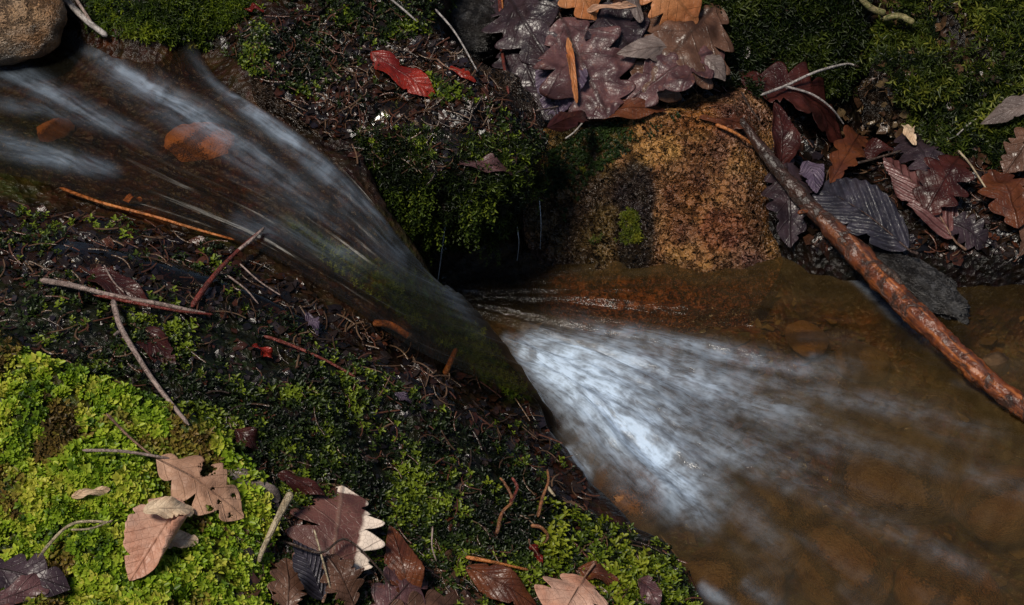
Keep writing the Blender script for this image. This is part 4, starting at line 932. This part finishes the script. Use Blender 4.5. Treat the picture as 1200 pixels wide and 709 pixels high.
 ('beech', (1062,292), (950,218), 66, 'slate', 'slate dark ribbed leaf behind the branch', dict(hb=.012, ht=.014, seed=67, stalk=.1)),
 ('beech', (1106,292), (1036,204), 62, 'rose', 'reddish ribbed leaf standing right of the slate ribbed leaf', dict(hb=.014, ht=.02, seed=68, stalk=.18, curl=.25)),
 ('oak', (1100,222), (1058,172), 54, 'darkplum', 'dark violet leaf with tan tip below the spiky moss', dict(hb=.018, ht=.02, seed=69, stalk=0, curl=-.4)),
 ('scrap', (1064,172), (1088,182), 16, 'cream', 'small tan leaf tip below the spiky moss hummock', dict(hb=.026, ht=.026, seed=70, stalk=0)),
 ('oak', (1082,268), (1120,196), 62, 'maroon', 'brown purple oak leaf with orange tipped lobe right of the ribbed leaf', dict(hb=.014, ht=.018, seed=71, stalk=0)),
 ('oak', (1186,282), (1148,210), 66, 'rust', 'orange brown leaf at the far right above the dark undercut', dict(hb=.014, ht=.018, seed=72, stalk=0, curl=.3)),
 ('beech', (1222,130), (1162,152), 26, 'grey', 'beige curled leaf high at the right edge', dict(hb=.03, ht=.03, seed=73, stalk=0, curl=-.7)),
 ('oak', (1204,150), (1176,214), 40, 'brown', 'brown leaf hanging below the beige curled leaf', dict(hb=.016, ht=.016, seed=74, stalk=0)),
 ('oak', (1104,262), (1156,288), 44, 'darkplum', 'dull dark leaf on the bank between the ribbed leaf and the orange brown leaf', dict(hb=.006, ht=.006, seed=75, stalk=0)),
 ('beech', (1210,250), (1188,300), 30, 'brown', 'brown leaf drooping over the bank at the right edge', dict(hb=.012, ht=.012, seed=76, stalk=0)),
]
BUILT = []
for k_, b_, t_, w_, pl_, lb_, kw_ in LEAVES:
    BUILT.append(leaf(k_, b_, t_, w_, pl_, lb_, group=G1, **kw_))
flap = leaf('scrap', (168,610), (206,622), 36, 'cream', 'x', hb=.03, ht=.026, curl=1.1, stalk=0, seed=90, name='rolled_flap')
flap.parent = BUILT[1]
for k_ in ('label', 'category'): del flap[k_]

# ------------------------------------------------------------------ branch, twigs and stalks
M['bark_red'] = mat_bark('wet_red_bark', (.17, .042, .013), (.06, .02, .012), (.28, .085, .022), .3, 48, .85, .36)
M['bark_grey'] = mat_bark('grey_twig', (.3, .22, .19), (.2, .13, .11), (.36, .28, .24), .45, 120)
M['bark_pale'] = mat_bark('pale_twig', (.42, .38, .36), (.3, .26, .24), (.5, .46, .43), .4, 120)
M['bark_orange'] = mat_bark('orange_twig', (.45, .15, .035), (.3, .085, .022), (.55, .22, .06), .35, 120)
M['bark_maroon'] = mat_bark('maroon_twig', (.16, .025, .016), (.1, .018, .012), (.22, .05, .03), .32, 120)
M['bark_dark'] = mat_bark('dark_twig', (.05, .03, .022), (.03, .02, .016), (.09, .05, .03), .32, 120)
M['bark_rust'] = mat_bark('rusty_stem', (.24, .09, .03), (.12, .04, .02), (.34, .16, .06), .4, 120)
M['straw'] = mat_bark('straw', (.4, .32, .2), (.3, .22, .13), (.5, .42, .3), .5, 150)
M['bark_green'] = mat_bark('mossy_bark', (.2, .17, .06), (.1, .11, .03), (.3, .23, .12), .5, 120)
def on(pts, h):
    out = []
    for q in pts:
        p_, n_ = hit(q[0], q[1]); out.append(p_ + np.array([0, -.25, .95]) * (q[2] if len(q) > 2 else h))
    return np.array(out)
def twig(pts, r0, r1, mat, label, h=.006, name='twig', cat='twig', kids=(), wob=.18, seed=0, k=8, group=None):
    w_ = on(pts, h)
    o = tube(name, w_, r0, r1, M[mat], None, k, wob=wob, seed=seed)
    tag(o, label, cat, group)
    for (nm, kp, a, b, m) in kids:
        tube(nm, on(kp, h), a, b, M[m], o, max(6, k), wob=wob, seed=seed + 3)
    return o
# the big branch: heights of its axis above the pool
br = [P(*q) for q in [(868,140,.115),(905,190,.088),(948,240,.066),(1000,292,.048),(1050,345,.04),(1105,398,.03),(1150,440,.022),(1205,482,.016),(1290,545,.01)]]
bx = catmull(br, 260); g_ = np.linspace(0, 1, 260)
rr_ = np.interp(g_, [0, .12, .3, .37, .45, .7, .85, 1], [.004, .0075, .0115, .014, .0128, .012, .0125, .011])
v_, f_, uv_ = tube_v(bx, rr_ * .88, 48, .26, 4)
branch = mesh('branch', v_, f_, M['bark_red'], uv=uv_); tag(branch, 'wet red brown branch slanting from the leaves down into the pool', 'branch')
add_surf(branch)
tube('side_twig', [bx[73], bx[73] + np.array([-.012, .004, .004]), bx[73] + np.array([-.024, .0, .004])], .0045, .002, M['bark_red'], branch, 8, wob=.3)
kn = [bx[112] + np.array([.006, -.004, .008]), bx[119] + np.array([.009, -.005, .0105]), bx[127] + np.array([.008, -.004, .009])]
tube('peeling_bark', kn, .004, .003, M['bark_dark'], branch, 8, wob=.5)
twig([(60,-8,.03),(84,20,.025),(104,38,.02),(128,52,.012)], .0035, .0028, 'bark_pale', 'white peeled stick leaning over the upper stream by the pale stone', .02, 'stick', 'stick', [('side_twig', [(72,-10,.03),(92,16,.028),(112,42,.018)], .0018, .0015, 'bark_grey')], seed=1)
twig([(73,229,.012),(120,246,.012),(180,262,.012),(230,277,.012),(276,287,.008)], .0016, .0011, 'bark_orange', 'long orange brown twig along the near edge of the upper stream', seed=2)
twig([(226,364,.006),(250,338,.014),(282,309,.02),(313,284,.022)], .0028, .0014, 'bark_maroon', 'dark red twig rising from the bank towards the stream', kids=[('tip', [(282,309,.0205),(300,296,.022),(313,284,.023)], .0017, .0012, 'bark_grey')], seed=3)
twig([(50,336,.01),(88,344,.012),(132,355,.012),(190,364,.01),(246,374,.007)], .0026, .0016, 'bark_grey', 'forked grey twig lying across the dark moss', kids=[('side_twig', [(110,352,.01),(150,362,.012),(210,371,.009),(252,374,.007)], .0016, .001, 'bark_maroon'), ('side_twig', [(125,320,.012),(135,338,.012),(148,352,.012)], .0008, .0006, 'bark_grey')], seed=4)
twig([(136,362,.014),(144,392,.014),(163,425,.012),(190,465,.012),(224,507,.012)], .0026, .0017, 'bark_grey', 'pale grey twig pointing down onto the bright moss', kids=[('bud', [(143,400,.014),(138,405,.016)], .0016, .001, 'bark_grey')], seed=5)
twig([(310,398),(345,410),(385,428),(417,446)], .0016, .001, 'bark_maroon', 'thin red brown twig on the dark bank right of the dark red scrap', seed=6)
twig([(268,330,.01),(290,348,.012),(304,362,.008)], .0008, .0006, 'bark_grey', 'fine curved grey stem beside the dark red twig', seed=7)
twig([(283,318,.012),(305,338,.012),(330,352,.008)], .0008, .0006, 'bark_grey', 'fine brown stem right of the dark red twig', seed=8)
twig([(42,676,.012),(62,650,.016),(92,626,.018),(136,623,.016)], .0014, .001, 'straw', 'bent dry stalk on the bright moss beside the curled leaf', seed=9, kids=[('side_twig', [(88,632,.016),(112,632,.018),(138,622,.018)], .0009, .0006, 'straw')])
twig([(102,541,.018),(150,543,.019),(205,552,.02)], .0013, .0011, 'bark_grey', 'slim pale stem above the holey tan leaf', seed=10)
twig([(438,384,.008),(458,388,.01),(484,402,.007)], .0036, .003, 'bark_orange', 'short fat orange twig on the black bank', seed=11, kids=[('bark_end', [(478,398,.008),(488,405,.006)], .0036, .0024, 'bark_dark')])
twig([(522,444,.008),(529,430,.012),(535,417,.012)], .0028, .0022, 'bark_orange', 'short upright orange twig near the chute lip', seed=12)
twig([(546,659,.01),(580,666,.011),(620,673,.008)], .0018, .001, 'bark_orange', 'thin orange twig by the rusty leaf at the bottom', seed=13)
twig([(583,632,.01),(588,612,.016),(600,598,.018),(592,580,.02),(586,570,.016)], .0019, .001, 'bark_rust', 'twisted brown stem in the black gap of the moss', seed=14, wob=.5, kids=[('side_twig', [(598,600,.018),(606,585,.02),(600,572,.02)], .0018, .001, 'bark_maroon')])
twig([(630,612,.01),(636,594,.02),(642,580,.024),(641,566,.026)], .0016, .0009, 'bark_rust', 'upright orange stem beside the twisted brown stem', seed=15, kids=[('side_twig', [(641,584,.022),(647,591,.021),(650,594,.02)], .0016, .001, 'straw')])
twig([(622,622,.01),(634,628,.016),(642,636,.012),(636,642,.008)], .0018, .0009, 'bark_rust', 'curled orange stem above the tiny red leaf', seed=16)
twig([(346,597,.03),(330,626,.028),(312,656,.02),(306,668,.014)], .0032, .0016, 'straw', 'flat straw coloured blade beside the slate leaf', name='dry_grass', cat='grass blade', seed=17)
twig([(340,655,.03),(380,668,.032),(408,655,.036),(438,676,.03),(460,700,.022)], .0011, .0007, 'bark_dark', 'dark wiry stem lying across the purple leaf with cream lobes', seed=18)
twig([(372,640,.03),(380,668,.03),(392,712,.026)], .0009, .0007, 'straw', 'thin tan stem crossing the slate leaf', seed=19)
twig([(508,628,.018),(507,650,.016),(512,665,.012)], .0007, .0006, 'bark_grey', 'hair thin grey stem standing beside the orange twig', seed=20)
twig([(752,606,.01),(770,628,.01),(800,668,.01)], .001, .0007, 'bark_grey', 'grey stem lying along the moss corner by the pool', seed=21)
twig([(888,132,.03),(915,124,.034),(950,109,.036),(985,98,.034),(998,97,.03)], .0017, .0012, 'bark_pale', 'pale forked twig above the dark maroon leaf', seed=22, kids=[('side_twig', [(915,124,.034),(945,134,.036),(968,148,.034),(985,166,.03)], .0014, .0009, 'bark_pale'), ('bud', [(996,97,.03),(1001,98,.03)], .0022, .0016, 'bark_dark')])
twig([(996,208,.024),(1020,203,.026),(1052,192,.024)], .0016, .0012, 'bark_dark', 'dark twig lying below the oval maroon leaf', seed=23)
twig([(1116,196,.03),(1130,212,.03),(1152,240,.024)], .0013, .0009, 'straw', 'pale straw stem between the purple leaf and the orange brown leaf', seed=24)
twig([(1118,168,.014),(1130,158,.016),(1142,148,.014)], .001, .0007, 'bark_pale', 'small pale stem on the spiky moss', seed=25)
twig([(440,-6,.012),(462,14,.016),(490,38,.016)], .0012, .0009, 'bark_pale', 'white grass stem curving at the top of the ledge', name='pale_grass', cat='grass stem', seed=26)
twig([(512,50,.05),(535,70,.04),(560,93,.012)], .001, .0008, 'bark_pale', 'straight white grass stem above the crumpled red scrap', name='pale_grass', cat='grass stem', seed=27)
twig([(585,-10,.02),(587,40,.022),(588,72,.022),(596,125,.02)], .0026, .0016, 'bark_maroon', 'thin reddish root hanging down the left of the leaf heap', name='root', cat='root', seed=28, kids=[('side_twig', [(586,-5,.026),(590,40,.028),(589,66,.026)], .0012, .0009, 'bark_orange')])
twig([(601,210,.008),(612,204,.008),(625,198,.008)], .0012, .001, 'straw', 'short straw on the front lip of the ledge', name='straw', cat='straw', seed=29)
twig([(628,140,.014),(655,137,.018),(682,132,.022)], .0011, .0009, 'bark_grey', 'grey twig at the foot of the leaf heap', seed=30)
twig([(662,168,.008),(672,162,.01),(684,150,.012)], .001, .0008, 'bark_pale', 'small white twig where ledge and boulder meet', seed=31)
twig([(838,150,.006),(858,160,.008),(884,178,.01)], .0022, .0016, 'bark_orange', 'orange brown twig lying on the right shoulder of the boulder', seed=32)
twig([(865,128,.03),(876,148,.03),(888,160,.026)], .0012, .0009, 'bark_dark', 'dark stem right of the leaf heap corner', seed=33)
twig([(985,-8,.03),(1000,18,.035),(1012,36,.04),(1030,44,.04)], .0034, .004, 'bark_green', 'mossy pale green branch stub reaching into the hummock', name='branch_stub', cat='branch', wob=.3, seed=34, k=12, kids=[('side_twig', [(1028,50,.04),(1045,50,.045),(1064,54,.04)], .003, .0036, 'bark_green')])
twig([(1180,130,.01),(1195,122,.012),(1212,112,.014)], .0022, .0018, 'bark_grey', 'grey twig poking from the right edge above the beige leaf', seed=35)

# ------------------------------------------------------------------ trickles under the ledge
def trickle(pts, r, label, seed):
    o = tube('trickle', [P(*q) for q in pts], r, r * .6, M['drip'], None, 8, 30, .3, seed); tag(o, label, 'trickle', kind='structure'); return o
t = NT('white_water'); gl = t.bsdf((.7, .78, .84), .15, None, .5); tr = t.n('BsdfTransparent'); M['drip'] = t.done(t.mixs(.55, gl, tr.outputs[0]))
trickle([(524,248,.13),(519,285,.09),(513,330,.03)], .0007, 'thin thread of water dripping beside the chute', 1)
trickle([(540,262,.1),(533,278,.08),(520,294,.06)], .0025, 'white splash of water below the ledge beside the chute', 2)
trickle([(470,235,.13),(472,262,.1),(471,290,.05)], .0005, 'thin thread of water dripping in the dark left of the hollow', 4)
trickle([(632,232,.1),(634,262,.07),(633,292,.02)], .0005, 'thin thread of water dripping beside the boulder', 5)
trickle([(606,266,.09),(608,285,.06),(606,306,.02)], .0006, 'thin thread of water dripping below the middle of the ledge', 3)
print('objects', len(bpy.data.objects))
